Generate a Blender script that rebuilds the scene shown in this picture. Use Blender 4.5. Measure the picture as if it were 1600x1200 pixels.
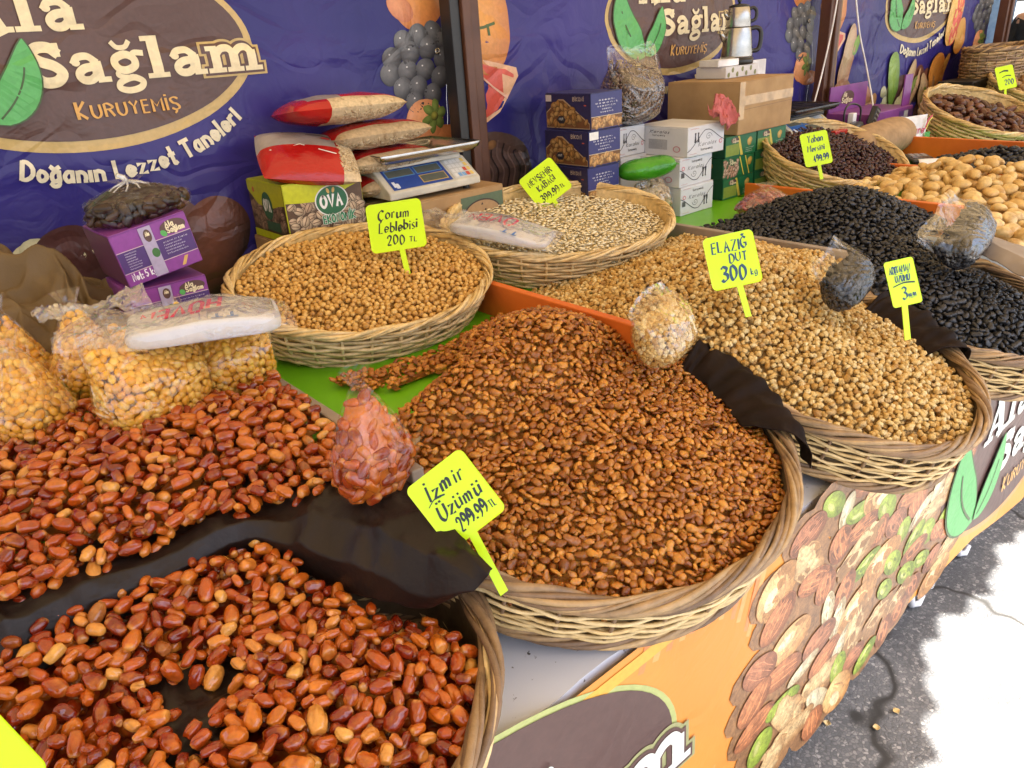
import bpy, bmesh, math, random
import numpy as np
from mathutils import Matrix, Vector

# ------------------------------------------------------------------ camera, sky, sun, exposure
S = bpy.context.scene
for o in list(bpy.data.objects):
    bpy.data.objects.remove(o)
CAM_R = np.array([[0.75513, -0.318468, 0.573025],
                  [-0.652451, -0.279842, 0.70427],
                  [-0.063931, -0.905686, -0.419102]])
CAM_H = 1.55
FPX = 1180.0
cam_d = bpy.data.cameras.new('camera')
cam = bpy.data.objects.new('camera', cam_d)
S.collection.objects.link(cam)
_r, _u, _b = CAM_R[:, 0], -CAM_R[:, 1], -CAM_R[:, 2]
cam.matrix_world = Matrix(((_r[0], _u[0], _b[0], 0), (_r[1], _u[1], _b[1], 0),
                           (_r[2], _u[2], _b[2], CAM_H), (0, 0, 0, 1)))
cam_d.sensor_width = 36.0
cam_d.lens = 36.0 * FPX / 1600.0
cam_d.clip_start = 0.02
cam_d.clip_end = 2000.0
S.camera = cam

SUN_EL, SUN_AZ = math.radians(63), math.radians(166)      # azimuth from +Y (north) towards +X
sun_dir = Vector((math.sin(SUN_AZ) * math.cos(SUN_EL), math.cos(SUN_AZ) * math.cos(SUN_EL), math.sin(SUN_EL)))
W = bpy.data.worlds.new('World')
S.world = W
W.use_nodes = True
_n = W.node_tree.nodes
_l = W.node_tree.links
_bg = _n['Background']
_sky = _n.new('ShaderNodeTexSky')
_sky.sky_type = 'NISHITA'
_sky.sun_disc = False
_sky.sun_elevation = SUN_EL
_sky.sun_rotation = SUN_AZ
_sky.dust_density = 4.0
_sky.air_density = 0.8
_l.new(_sky.outputs[0], _bg.inputs[0])
_bg.inputs[1].default_value = 0.10
sun_d = bpy.data.lights.new('sun', 'SUN')
sun_d.energy = 5.0
sun_d.angle = math.radians(0.6)
sun_d.color = (1.0, 0.95, 0.87)
sun = bpy.data.objects.new('sun', sun_d)
S.collection.objects.link(sun)
sun.rotation_euler = sun_dir.to_track_quat('Z', 'Y').to_euler()
S.view_settings.view_transform = 'Standard'
S.view_settings.look = 'None'
S.view_settings.exposure = 2.4
S.view_settings.gamma = 1.0
S.view_settings.use_curve_mapping = False
S.cycles.use_denoising = True
S.cycles.max_bounces = 10
S.cycles.transparent_max_bounces = 24

rnd = random.Random(7)
rng = np.random.default_rng(11)
COL = S.collection.objects
pi = math.pi
T0, ZB, YB, YF = 0.74, 0.97, 1.95, 0.555     # table top, display board, backdrop plane, table front


def ray(px, py):
    return CAM_R @ np.array([px - 800.0, py - 600.0, FPX])


def at_depth(px, py, d):
    return np.array([0, 0, CAM_H]) + ray(px, py) * (d / FPX)


# ------------------------------------------------------------------ object helpers
def tag(o, label=None, cat=None, group=None, kind=None):
    if label: o['label'] = label
    if cat: o['category'] = cat
    if group: o['group'] = group
    if kind: o['kind'] = kind
    return o


def thing(name, label, cat, loc=(0, 0, 0), rotz=0.0, group=None, rot=None):
    o = bpy.data.objects.new(name, None)
    COL.link(o)
    o.empty_display_size = 0.05
    o.location = loc
    o.rotation_euler = rot if rot else (0, 0, rotz)
    return tag(o, label, cat, group)


def raw(name, verts, faces, mat=None, parent=None, smooth=False, mats=None, midx=None):
    me = bpy.data.meshes.new(name)
    me.from_pydata([tuple(v) for v in verts], [], faces)
    if smooth:
        me.polygons.foreach_set('use_smooth', [True] * len(me.polygons))
    for m in (mats or ([mat] if mat else [])):
        me.materials.append(m)
    if midx is not None:
        me.polygons.foreach_set('material_index', midx)
    o = bpy.data.objects.new(name, me)
    COL.link(o)
    if parent: o.parent = parent
    return o


def np_mesh(name, V, F, smooth=True):
    """V (n,3) float, F (m,k) int, all faces with k corners"""
    me = bpy.data.meshes.new(name)
    V = np.ascontiguousarray(V, dtype=np.float32)
    F = np.ascontiguousarray(F, dtype=np.int32)
    m, k = F.shape
    me.vertices.add(len(V)); me.vertices.foreach_set('co', V.ravel())
    me.loops.add(m * k); me.loops.foreach_set('vertex_index', F.ravel())
    me.polygons.add(m)
    me.polygons.foreach_set('loop_start', np.arange(0, m * k, k, dtype=np.int32))
    if smooth: me.polygons.foreach_set('use_smooth', np.ones(m, dtype=bool))
    me.update(calc_edges=True)
    return me


def link_mesh(name, me, mat, parent=None):
    if mat and not me.materials: me.materials.append(mat)
    o = bpy.data.objects.new(name, me)
    COL.link(o)
    if parent: o.parent = parent
    return o


class MB:
    """collects shapes; build() links them as one mesh object"""
    def __init__(s): s.v, s.f, s.m, s.cur = [], [], [], 0

    def add(s, vs, fs):
        k = len(s.v)
        s.v += [tuple(p) for p in vs]
        s.f += [tuple(i + k for i in f) for f in fs]
        s.m += [s.cur] * len(fs)
        return s

    def box(s, lo, hi, M=None, bev=0.0):
        x0, y0, z0 = lo; x1, y1, z1 = hi
        if bev <= 0:
            vs = [(x0, y0, z0), (x1, y0, z0), (x1, y1, z0), (x0, y1, z0), (x0, y0, z1), (x1, y0, z1), (x1, y1, z1), (x0, y1, z1)]
            fs = [(0, 3, 2, 1), (4, 5, 6, 7), (0, 1, 5, 4), (1, 2, 6, 5), (2, 3, 7, 6), (3, 0, 4, 7)]
        else:
            bm = bmesh.new()
            bmesh.ops.create_cube(bm, size=1.0)
            for v in bm.verts:
                v.co = Vector(((x0 + x1) / 2 + v.co.x * (x1 - x0), (y0 + y1) / 2 + v.co.y * (y1 - y0), (z0 + z1) / 2 + v.co.z * (z1 - z0)))
            bmesh.ops.bevel(bm, geom=list(bm.edges), offset=bev, segments=2, affect='EDGES', profile=0.5)
            bm.verts.index_update()
            vs = [v.co.copy() for v in bm.verts]
            fs = [tuple(v.index for v in f.verts) for f in bm.faces]
            bm.free()
        if M is not None: vs = [M @ Vector(v) for v in vs]
        return s.add(vs, fs)

    def tube(s, path, rad, sides=6, closed=False, cap=True):
        path = [Vector(p) for p in path]
        n = len(path)
        rads = rad if hasattr(rad, '__len__') else [rad] * n
        up = Vector((0.0123, 0.021, 1.0)).normalized()
        vs, fs, prev = [], [], None
        for i, p in enumerate(path):
            a = path[i - 1] if (i > 0 or closed) else p
            b = path[(i + 1) % n] if (i < n - 1 or closed) else p
            t = (b - a)
            t = t.normalized() if t.length > 1e-9 else Vector((0, 0, 1))
            if prev is None:
                x = t.cross(up)
                if x.length < 1e-3: x = t.cross(Vector((1, 0, 0)))
            else:
                x = prev - t * prev.dot(t)
                if x.length < 1e-6: x = t.cross(up)
            x.normalize(); prev = x
            y = t.cross(x)
            for k in range(sides):
                a_ = 2 * pi * k / sides
                vs.append(p + (x * math.cos(a_) + y * math.sin(a_)) * rads[i])
        for i in range(n if closed else n - 1):
            j = (i + 1) % n
            for k in range(sides):
                k2 = (k + 1) % sides
                fs.append((i * sides + k, i * sides + k2, j * sides + k2, j * sides + k))
        if cap and not closed:
            fs.append(tuple(range(sides - 1, -1, -1)))
            fs.append(tuple((n - 1) * sides + k for k in range(sides)))
        return s.add(vs, fs)

    def lathe(s, prof, segs=28, M=None, cap=True):
        vs, fs = [], []
        for r, z in prof:
            for k in range(segs):
                a = 2 * pi * k / segs
                vs.append(Vector((r * math.cos(a), r * math.sin(a), z)))
        for i in range(len(prof) - 1):
            for k in range(segs):
                k2 = (k + 1) % segs
                fs.append((i * segs + k, i * segs + k2, (i + 1) * segs + k2, (i + 1) * segs + k))
        if cap:
            fs.append(tuple(range(segs - 1, -1, -1)))
            fs.append(tuple((len(prof) - 1) * segs + k for k in range(segs)))
        if M is not None: vs = [M @ v for v in vs]
        return s.add(vs, fs)

    def prism(s, poly, y0, y1):
        """poly in (x,z), extruded along y"""
        n = len(poly)
        vs = [(x, y0, z) for x, z in poly] + [(x, y1, z) for x, z in poly]
        fs = [tuple(range(n)), tuple(range(2 * n - 1, n - 1, -1))]
        fs += [(i, i + n, (i + 1) % n + n, (i + 1) % n) for i in range(n)]
        return s.add(vs, fs)

    def grid(s, fn, nu, nv, closed_u=False):
        vs = [fn(i / (nu if closed_u else nu - 1), j / (nv - 1)) for j in range(nv) for i in range(nu)]
        fs = []
        for j in range(nv - 1):
            for i in range(nu if closed_u else nu - 1):
                i2 = (i + 1) % nu
                fs.append((j * nu + i, j * nu + i2, (j + 1) * nu + i2, (j + 1) * nu + i))
        return s.add(vs, fs)

    def build(s, name, mat, parent=None, smooth=False, mats=None):
        return raw(name, s.v, s.f, mat, parent, smooth, mats, s.m if mats else None)


def fix_normals(o):
    bm = bmesh.new(); bm.from_mesh(o.data)
    bmesh.ops.recalc_face_normals(bm, faces=bm.faces)
    bm.to_mesh(o.data); bm.free()
    return o


def solidify(o, t, offset=-1.0):
    m = o.modifiers.new('thickness', 'SOLIDIFY')
    m.thickness = t; m.offset = offset
    return o


def autosmooth(o, angle=35):
    o.data.polygons.foreach_set('use_smooth', [True] * len(o.data.polygons))
    o.data.set_sharp_from_angle(angle=math.radians(angle))
    return o


def vnoise(x, y, seed=0):
    """smooth value noise, numpy arrays"""
    x = np.asarray(x, float); y = np.asarray(y, float)
    xi = np.floor(x).astype(int); yi = np.floor(y).astype(int)
    fx = x - xi; fy = y - yi
    fx = fx * fx * (3 - 2 * fx); fy = fy * fy * (3 - 2 * fy)

    def h(a, b):
        n = (a * 374761393 + b * 668265263 + seed * 982451653) & 0x7fffffff
        n = ((n ^ (n >> 13)) * 1274126177) & 0x7fffffff
        return ((n ^ (n >> 16)) & 0xffff) / 65535.0
    return (h(xi, yi) * (1 - fx) + h(xi + 1, yi) * fx) * (1 - fy) + (h(xi, yi + 1) * (1 - fx) + h(xi + 1, yi + 1) * fx) * fy


def fbm(x, y, seed=0, octv=3):
    s, a, t = 0, 1.0, 0
    for k in range(octv):
        s = s + a * vnoise(np.asarray(x) * 2 ** k + 17.3 * k, np.asarray(y) * 2 ** k + 5.1 * k, seed + k)
        t += a; a *= 0.5
    return s / t


# ------------------------------------------------------------------ materials
def new_mat(name):
    m = bpy.data.materials.new(name)
    m.use_nodes = True
    nt = m.node_tree
    return m, nt.nodes, nt.links, nt.nodes['Principled BSDF']


def setp(b, **kw):
    names = dict(rough='Roughness', metal='Metallic', spec='Specular IOR Level', coat='Coat Weight', coatr='Coat Roughness',
                 sss='Subsurface Weight', sssr='Subsurface Scale', trans='Transmission Weight', ior='IOR', alpha='Alpha', sheen='Sheen Weight')
    for k, v in kw.items():
        if names[k] in b.inputs: b.inputs[names[k]].default_value = v


def noise(n, l, src, scale, detail=3, rough=0.55, dist=0.0):
    t = n.new('ShaderNodeTexNoise')
    t.inputs['Scale'].default_value = scale
    t.inputs['Detail'].default_value = detail
    t.inputs['Roughness'].default_value = rough
    t.inputs['Distortion'].default_value = dist
    l.new(src, t.inputs['Vector'])
    return t.outputs[0]


def bumpn(n, l, b, hsock, strength, dist):
    bp = n.new('ShaderNodeBump')
    bp.inputs['Strength'].default_value = strength
    bp.inputs['Distance'].default_value = dist
    l.new(hsock, bp.inputs['Height'])
    l.new(bp.outputs[0], b.inputs['Normal'])
    return bp


def ramp(n, l, src, stops, interp='LINEAR'):
    r = n.new('ShaderNodeValToRGB')
    r.color_ramp.interpolation = interp
    e = r.color_ramp.elements
    while len(e) > 1: e.remove(e[-1])
    for i, (p, c) in enumerate(stops):
        q = e[0] if i == 0 else e.new(p)
        q.position = p
        q.color = (*c, 1.0)
    l.new(src, r.inputs[0])
    return r.outputs[0]


def mixc(n, l, fac, a, b, mode='MIX'):
    m = n.new('ShaderNodeMix')
    m.data_type = 'RGBA'; m.blend_type = mode
    for s, v in ((0, fac), (6, a), (7, b)):
        if isinstance(v, (int, float)): m.inputs[s].default_value = v
        elif isinstance(v, tuple): m.inputs[s].default_value = (*v, 1.0)
        else: l.new(v, m.inputs[s])
    return m.outputs[2]


def mk(name, c, rough=0.5, c2=None, nscale=8.0, bump=None, detail=4, obj=False, contrast=(0.35, 0.65), **kw):
    """plain procedural material: two colours mixed by noise, optional bump (scale, strength, distance)"""
    m, n, l, b = new_mat(name)
    if obj: src = n.new('ShaderNodeTexCoord').outputs['Object']
    else: src = n.new('ShaderNodeNewGeometry').outputs['Position']
    if c2 is None: c2 = tuple(min(1, v * 1.22 + 0.004) for v in c); c = tuple(v * 0.86 for v in c)
    f = noise(n, l, src, nscale, detail)
    l.new(ramp(n, l, f, [(contrast[0], c), (contrast[1], c2)]), b.inputs['Base Color'])
    setp(b, rough=rough, **kw)
    r = n.new('ShaderNodeMapRange')
    r.inputs[3].default_value = max(0.02, rough * 0.8); r.inputs[4].default_value = min(1, rough * 1.2)
    l.new(noise(n, l, src, nscale * 3.1, 3), r.inputs[0]); l.new(r.outputs[0], b.inputs['Roughness'])
    if bump: bumpn(n, l, b, noise(n, l, src, bump[0], 4), bump[1], bump[2])
    return m


def grain_mat(name, stops, rough=0.45, spot=None, spot_scale=60, spot_rng=(0.5, 0.7), bump=(120, 0.4, 0.002), end=None, **kw):
    """colour differs from piece to piece (island and object random), with blotches on each piece"""
    m, n, l, b = new_mat(name)
    g = n.new('ShaderNodeNewGeometry')
    oi = n.new('ShaderNodeObjectInfo')
    ad = n.new('ShaderNodeMath'); ad.operation = 'ADD'
    l.new(g.outputs['Random Per Island'], ad.inputs[0]); l.new(oi.outputs['Random'], ad.inputs[1])
    fr = n.new('ShaderNodeMath'); fr.operation = 'FRACT'
    l.new(ad.outputs[0], fr.inputs[0])
    c = ramp(n, l, fr.outputs[0], stops)
    pos = g.outputs['Position']
    if spot:
        f = ramp(n, l, noise(n, l, pos, spot_scale, 3), [(spot_rng[0], (0, 0, 0)), (spot_rng[1], (1, 1, 1))])
        c = mixc(n, l, f, c, spot)
    if end:
        at = n.new('ShaderNodeAttribute'); at.attribute_name = 'lx'
        e1 = n.new('ShaderNodeMath'); e1.operation = 'MULTIPLY_ADD'; e1.inputs[1].default_value = .9; l.new(noise(n, l, pos, 55, 2), e1.inputs[0]); l.new(at.outputs['Fac'], e1.inputs[2])
        e2 = n.new('ShaderNodeMath'); e2.operation = 'MULTIPLY'; e2.inputs[1].default_value = .5; l.new(e1.outputs[0], e2.inputs[0])
        c = mixc(n, l, ramp(n, l, e2.outputs[0], [(.58, (0, 0, 0)), (.80, (.75, .75, .75))]), c, end)
    c = mixc(n, l, 0.55, c, ramp(n, l, noise(n, l, pos, spot_scale * 2.3, 3), [(0.3, (0.55, 0.55, 0.55)), (0.7, (1.25, 1.25, 1.25))]), 'MULTIPLY')
    l.new(c, b.inputs['Base Color'])
    setp(b, rough=rough, **kw)
    if bump: bumpn(n, l, b, noise(n, l, pos, bump[0], 3, dist=0.6), bump[1], bump[2])
    return m


def print_mat(name, rough=0.35, crease=0.0, **kw):
    """ink colours from the print's own colour layer, on creased film or board"""
    m, n, l, b = new_mat(name)
    a = n.new('ShaderNodeAttribute'); a.attribute_name = 'Col'
    pos = n.new('ShaderNodeNewGeometry').outputs['Position']
    c = mixc(n, l, 0.35, a.outputs['Color'], ramp(n, l, noise(n, l, pos, 90, 3), [(0.3, (0.72, 0.72, 0.72)), (0.7, (1.2, 1.2, 1.2))]), 'MULTIPLY')
    l.new(c, b.inputs['Base Color'])
    setp(b, rough=rough, **kw)
    if crease: crease_bump(n, l, b, pos, crease)
    return m


def crease_bump(n, l, b, pos, k):
    v = n.new('ShaderNodeTexVoronoi'); v.feature = 'DISTANCE_TO_EDGE'
    v.inputs['Scale'].default_value = 3.2
    mp = n.new('ShaderNodeMapping'); mp.inputs['Scale'].default_value = (1, 1, 1.6)
    nz = n.new('ShaderNodeTexNoise'); nz.inputs['Scale'].default_value = 3.0; nz.inputs['Detail'].default_value = 2
    l.new(pos, nz.inputs['Vector'])
    vm = n.new('ShaderNodeVectorMath'); vm.operation = 'MULTIPLY_ADD'
    vm.inputs[1].default_value = (0.5, 0.5, 0.5)
    l.new(nz.outputs['Color'], vm.inputs[0]); l.new(pos, vm.inputs[2])
    l.new(vm.outputs[0], mp.inputs[0]); l.new(mp.outputs[0], v.inputs['Vector'])
    mr = n.new('ShaderNodeMapRange'); mr.inputs[2].default_value = 0.10
    l.new(v.outputs['Distance'], mr.inputs[0])
    h = n.new('ShaderNodeMath'); h.operation = 'MULTIPLY_ADD'
    h.inputs[1].default_value = 0.5
    l.new(mr.outputs[0], h.inputs[0])
    l.new(noise(n, l, pos, 9, 3, dist=1.2), h.inputs[2])
    bumpn(n, l, b, h.outputs[0], k, 0.02)


def film_mat(name, tint=(0.985, 0.985, 0.985), fac=(0.04, 0.52), rough=0.055, bump=(7, 1.0, 0.035), milk=0.0, gloss=(1, 1, 1)):
    """thin clear plastic film: sees through, glints on its wrinkles"""
    m, n, l, b = new_mat(name)
    n.remove(b)
    out = n['Material Output']
    pos = n.new('ShaderNodeNewGeometry').outputs['Position']
    tr = n.new('ShaderNodeBsdfTransparent'); tr.inputs[0].default_value = (*tint, 1)
    gl = n.new('ShaderNodeBsdfGlossy'); gl.inputs['Color'].default_value = (*gloss, 1); gl.inputs['Roughness'].default_value = rough
    df = n.new('ShaderNodeBsdfDiffuse'); df.inputs[0].default_value = (0.85, 0.86, 0.88, 1)
    bp = n.new('ShaderNodeBump'); bp.inputs['Strength'].default_value = bump[1]; bp.inputs['Distance'].default_value = bump[2]
    l.new(noise(n, l, pos, bump[0], 3, dist=1.5), bp.inputs['Height'])
    l.new(bp.outputs[0], gl.inputs['Normal'])
    lw = n.new('ShaderNodeLayerWeight'); lw.inputs[0].default_value = 0.25
    l.new(bp.outputs[0], lw.inputs['Normal'])
    mr = n.new('ShaderNodeMapRange'); mr.inputs[3].default_value = fac[0]; mr.inputs[4].default_value = fac[1]
    l.new(lw.outputs['Facing'], mr.inputs[0])
    m1 = n.new('ShaderNodeMixShader'); m1.inputs[0].default_value = milk
    l.new(tr.outputs[0], m1.inputs[1]); l.new(df.outputs[0], m1.inputs[2])
    m2 = n.new('ShaderNodeMixShader')
    l.new(mr.outputs[0], m2.inputs[0]); l.new(m1.outputs[0], m2.inputs[1]); l.new(gl.outputs[0], m2.inputs[2])
    l.new(m2.outputs[0], out.inputs[0])
    return m


M = {}
M['cardboard'] = mk('cardboard', (0.36, 0.22, 0.10), 0.8, (0.44, 0.28, 0.13), 14, (60, 0.15, 0.002))
M['cardboard_dark'] = mk('cardboard_dark', (0.26, 0.15, 0.07), 0.8, (0.33, 0.2, 0.095), 12, (60, 0.15, 0.002))
M['tape'] = mk('packing_tape', (0.48, 0.33, 0.17), 0.18, None, 20, (30, 0.3, 0.003))
M['tape_clear'] = mk('packing_tape_pale', (0.55, 0.5, 0.62), 0.15, None, 20, (30, 0.3, 0.003))
M['white_card'] = mk('white_carton', (0.60, 0.60, 0.63), 0.6, (0.68, 0.68, 0.70), 10, (40, 0.1, 0.002))
M['purple_card'] = mk('purple_carton', (0.20, 0.045, 0.24), 0.4, None, 10)
M['blue_card'] = mk('navy_carton', (0.025, 0.028, 0.115), 0.4, None, 10)
M['green_card'] = mk('green_carton', (0.008, 0.12, 0.045), 0.4, None, 10)
M['ova_card'] = mk('lime_carton', (0.42, 0.46, 0.01), 0.4, None, 10)
M['kraft'] = mk('kraft_paper', (0.125, 0.078, 0.030), 0.65, (0.165, 0.105, 0.042), 7, (45, 0.35, 0.006))
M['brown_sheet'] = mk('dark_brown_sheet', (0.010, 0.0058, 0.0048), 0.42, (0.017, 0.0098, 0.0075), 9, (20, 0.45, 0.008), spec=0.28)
M['brown_cloth'] = mk('dark_brown_cloth', (0.009, 0.0045, 0.003), 0.7, (0.016, 0.008, 0.005), 18, (60, 0.3, 0.004), spec=0.12)
M['green_board'] = mk('lime_green_board', (0.12, 0.40, 0.006), 0.38, (0.15, 0.46, 0.008), 6)
M['orange_board'] = mk('orange_painted_board', (0.60, 0.13, 0.015), 0.45, (0.70, 0.17, 0.02), 9, (80, 0.12, 0.002))
M['grey_board'] = mk('grey_brown_board', (0.25, 0.2, 0.16), 0.6, (0.33, 0.27, 0.22), 12, (70, 0.2, 0.002))
M['willow'] = grain_mat('peeled_willow', [(0, (0.58, 0.38, 0.13)), (0.4, (0.70, 0.50, 0.21)), (0.8, (0.78, 0.60, 0.31)), (1, (0.50, 0.32, 0.11))], 0.42, (0.42, 0.26, 0.09), 30, (0.55, 0.75), (200, 0.3, 0.001))
M['willow_pale'] = grain_mat('pale_willow', [(0, (0.66, 0.46, 0.19)), (0.5, (0.76, 0.57, 0.28)), (1, (0.58, 0.40, 0.16))], 0.42, (0.45, 0.29, 0.11), 26, (0.6, 0.8), (200, 0.3, 0.001))
M['willow_brown'] = grain_mat('brown_willow', [(0, (0.13, 0.075, 0.04)), (0.3, (0.24, 0.145, 0.075)), (0.6, (0.36, 0.23, 0.11)), (0.85, (0.50, 0.33, 0.15)), (1, (0.18, 0.11, 0.065))], 0.5, (0.20, 0.125, 0.075), 22, (0.5, 0.75), (180, 0.5, 0.0015))
M['basket_shade'] = mk('basket_gap_shade', (0.10, 0.065, 0.03), 0.8, None, 40)  # dark tone stands in for shade in the gaps between canes
M['neon'] = mk('neon_card', (0.55, 0.83, 0.003), 0.38, (0.60, 0.88, 0.003), 5)
M['ink'] = mk('marker_ink', (0.012, 0.02, 0.02), 0.4)
M['ink_blue'] = mk('blue_marker_ink', (0.01, 0.07, 0.16), 0.4)
M['print'] = print_mat('printed_ink', 0.4)
def nut_print():
    m, n, l, b = new_mat('photographic_nut_print')
    a = n.new('ShaderNodeAttribute'); a.attribute_name = 'Col'
    pos = n.new('ShaderNodeNewGeometry').outputs['Position']
    c = mixc(n, l, 1.0, a.outputs['Color'], ramp(n, l, noise(n, l, pos, 34, 5, .65, 1.5), [(0.3, (0.5, 0.45, 0.42)), (0.5, (1.0, 1.0, 1.0)), (0.72, (1.5, 1.5, 1.45))]), 'MULTIPLY')
    c = mixc(n, l, 0.7, c, ramp(n, l, noise(n, l, pos, 140, 4, .6, 2.0), [(0.3, (0.6, 0.58, 0.56)), (0.7, (1.35, 1.35, 1.35))]), 'MULTIPLY')
    l.new(c, b.inputs['Base Color']); setp(b, rough=.36)
    return m


M['nut_print'] = nut_print()
M['vinyl_print'] = print_mat('vinyl_print', 0.33, 0.28)
M['front_print'] = print_mat('front_vinyl_print', 0.38, 0.10)
M['film'] = film_mat('clear_film')
M['film_dark'] = film_mat('clear_film_tight', fac=(0.035, 0.48), rough=0.05, bump=(7, 1.0, 0.035), milk=0.0)
M['film_thin'] = film_mat('thin_clear_film', fac=(0.015, 0.26), rough=0.04, bump=(9, 1.0, 0.035))
M['film_milk'] = film_mat('milky_film', fac=(0.15, 0.6), milk=0.35, bump=(22, 0.9, 0.012))
M['steel'] = mk('brushed_steel', (0.40, 0.385, 0.36), 0.24, (0.5, 0.48, 0.45), 40, metal=1.0)
M['steel_dark'] = mk('dark_steel', (0.05, 0.05, 0.055), 0.25, None, 20, metal=0.6)
M['beige_plastic'] = mk('beige_plastic', (0.55, 0.52, 0.44), 0.45, None, 12)
M['black_plastic'] = mk('black_plastic', (0.012, 0.012, 0.013), 0.35, None, 12)
M['white_plastic'] = mk('white_plastic', (0.72, 0.72, 0.74), 0.4, None, 12)
M['paper_white'] = mk('white_paper', (0.75, 0.75, 0.78), 0.7, None, 12)
M['wood_dark'] = mk('dark_brown_post', (0.075, 0.028, 0.015), 0.42, (0.105, 0.042, 0.022), 12, (60, 0.12, 0.002))
M['post_tan'] = mk('tan_post', (0.20, 0.12, 0.05), 0.5, None, 12)
M['pink_cloth'] = mk('pink_cloth', (0.48, 0.13, 0.13), 0.9, None, 30, (120, 0.4, 0.003))
M['green_film'] = mk('green_pouch', (0.035, 0.22, 0.01), 0.22, (0.06, 0.32, 0.015), 12, (24, 0.8, 0.01))
M['red_film'] = mk('red_pouch', (0.36, 0.008, 0.008), 0.25, (0.43, 0.012, 0.010), 10, (26, 0.5, 0.008))
M['grey_film'] = mk('grey_pouch_panel', (0.30, 0.27, 0.26), 0.3, None, 10, (26, 0.6, 0.008))
M['coat'] = mk('black_coat', (0.008, 0.008, 0.009), 0.8, None, 30, (60, 0.4, 0.004))
M['denim'] = mk('light_blue_cloth', (0.16, 0.30, 0.52), 0.85, (0.28, 0.44, 0.66), 14, (40, 0.6, 0.01))
M['skin'] = mk('skin', (0.48, 0.28, 0.19), 0.5, None, 20, sss=0.1)
M['canvas'] = mk('tan_canvas', (0.36, 0.235, 0.12), 0.85, None, 25, (140, 0.3, 0.002))
# ------------------------------------------------------------------ lettering: single-stroke pen font and slab letters
_C, _G, _S = '~482907042243', '~482907042243;434525', '~4829081635432203'
FONT = {'A': '5|022942;1535', 'B': '5|0209;~0929482606;~0626453202', 'C': '5|' + _C, 'Ç': '5|' + _C + ';~222110', 'D': '5|0209;~092947442202',
        'E': '4|39090232;0636', 'F': '4|390902;0636', 'G': '5|' + _G, 'Ğ': '5|' + _G + ';~1b2a3b', 'H': '5|0209;4249;0646', 'I': '1|0209', 'İ': '1|0209;0a0b', 'K': '5|0209;490542',
        'L': '4|090232', 'M': '6|0209255952', 'N': '5|02094249', 'O': '5|~29070422444729', 'P': '5|0209;~0929472505', 'R': '5|0209;~0929472606;2642',
        'S': '5|' + _S, 'Ş': '5|' + _S + ';~222110', 'T': '5|0949;2922', 'U': '5|~0904224449', 'Ü': '5|~0904224449;1a1b;3a3b', 'V': '5|092249', 'Y': '5|092649;2622', 'Z': '5|09490242',
        'a': '4|~3616041233;3632', 'b': '4|0902;~051635331203', 'c': '4|~3516041233', 'ç': '4|~3516041233;~121100', 'd': '4|~3616041233;3932', 'e': '4|~04343516041233',
        'g': '4|~3616041233;~36311001', 'ğ': '4|~3616041233;~36311001;~081738', 'h': '4|0902;~05163532', 'i': '1|0602;0708', 'ı': '1|0602', 'k': '4|0902;360432', 'l': '1|0902',
        'm': '6|0602;~05162522;~25364542', 'n': '4|0602;~05163532', 'o': '4|~160412333516', 'p': '4|0600;~051635331203', 'r': '3|0602;~051626', 's': '3|~261605231202', 'ş': '3|~261605231202;~121100',
        't': '3|~191222;0626', 'u': '4|~06031233;3632', 'ü': '4|~06031233;3632;0708;3738', 'v': '4|061236', 'y': '4|0613;3600', 'z': '4|06360232',
        '0': '4|~19070412343719', '1': '2|071912', '2': '4|~0719382502;0232', '3': '4|~0819382616;~1635331203', '4': '4|290434;2622', '5': '4|390906;~0626341203', '6': '4|~3918040412333515',
        '8': '4|~1607193816;~1604123416', '9': '4|~3719070615 37;~3734 12', '.': '1|0203', ':': '1|0203;0506', '-': '3|0525', '/': '3|0239', ' ': '2|', '®': '6|~29070422444729;1317;~1727361515;1533'}


def cr(pts, k=5):
    """Catmull-Rom"""
    if len(pts) < 3: return pts
    P = [pts[0]] + list(pts) + [pts[-1]]
    if pts[0] == pts[-1]: P[0], P[-1] = pts[-2], pts[1]
    out = []
    for i in range(1, len(P) - 2):
        p0, p1, p2, p3 = map(np.array, P[i - 1:i + 3])
        for j in range(k):
            t = j / k
            out.append(tuple(0.5 * (2 * p1 + (p2 - p0) * t + (2 * p0 - 5 * p1 + 4 * p2 - p3) * t * t + (3 * p1 - p0 - 3 * p2 + p3) * t ** 3)))
    out.append(tuple(pts[-1]))
    return out


def glyph(ch):
    adv, st = FONT.get(ch, FONT['o']).split('|')
    res = []
    for s in st.split(';'):
        if not s: continue
        sm = s[0] == '~'
        s = s.strip('~').replace(' ', '')
        p = [(int(s[i], 16), int(s[i + 1], 16) - 2.0) for i in range(0, len(s), 2)]
        p = [tuple(map(float, q)) for q in p]
        res.append(cr(p) if sm else p)
    return float(adv), res


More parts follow.
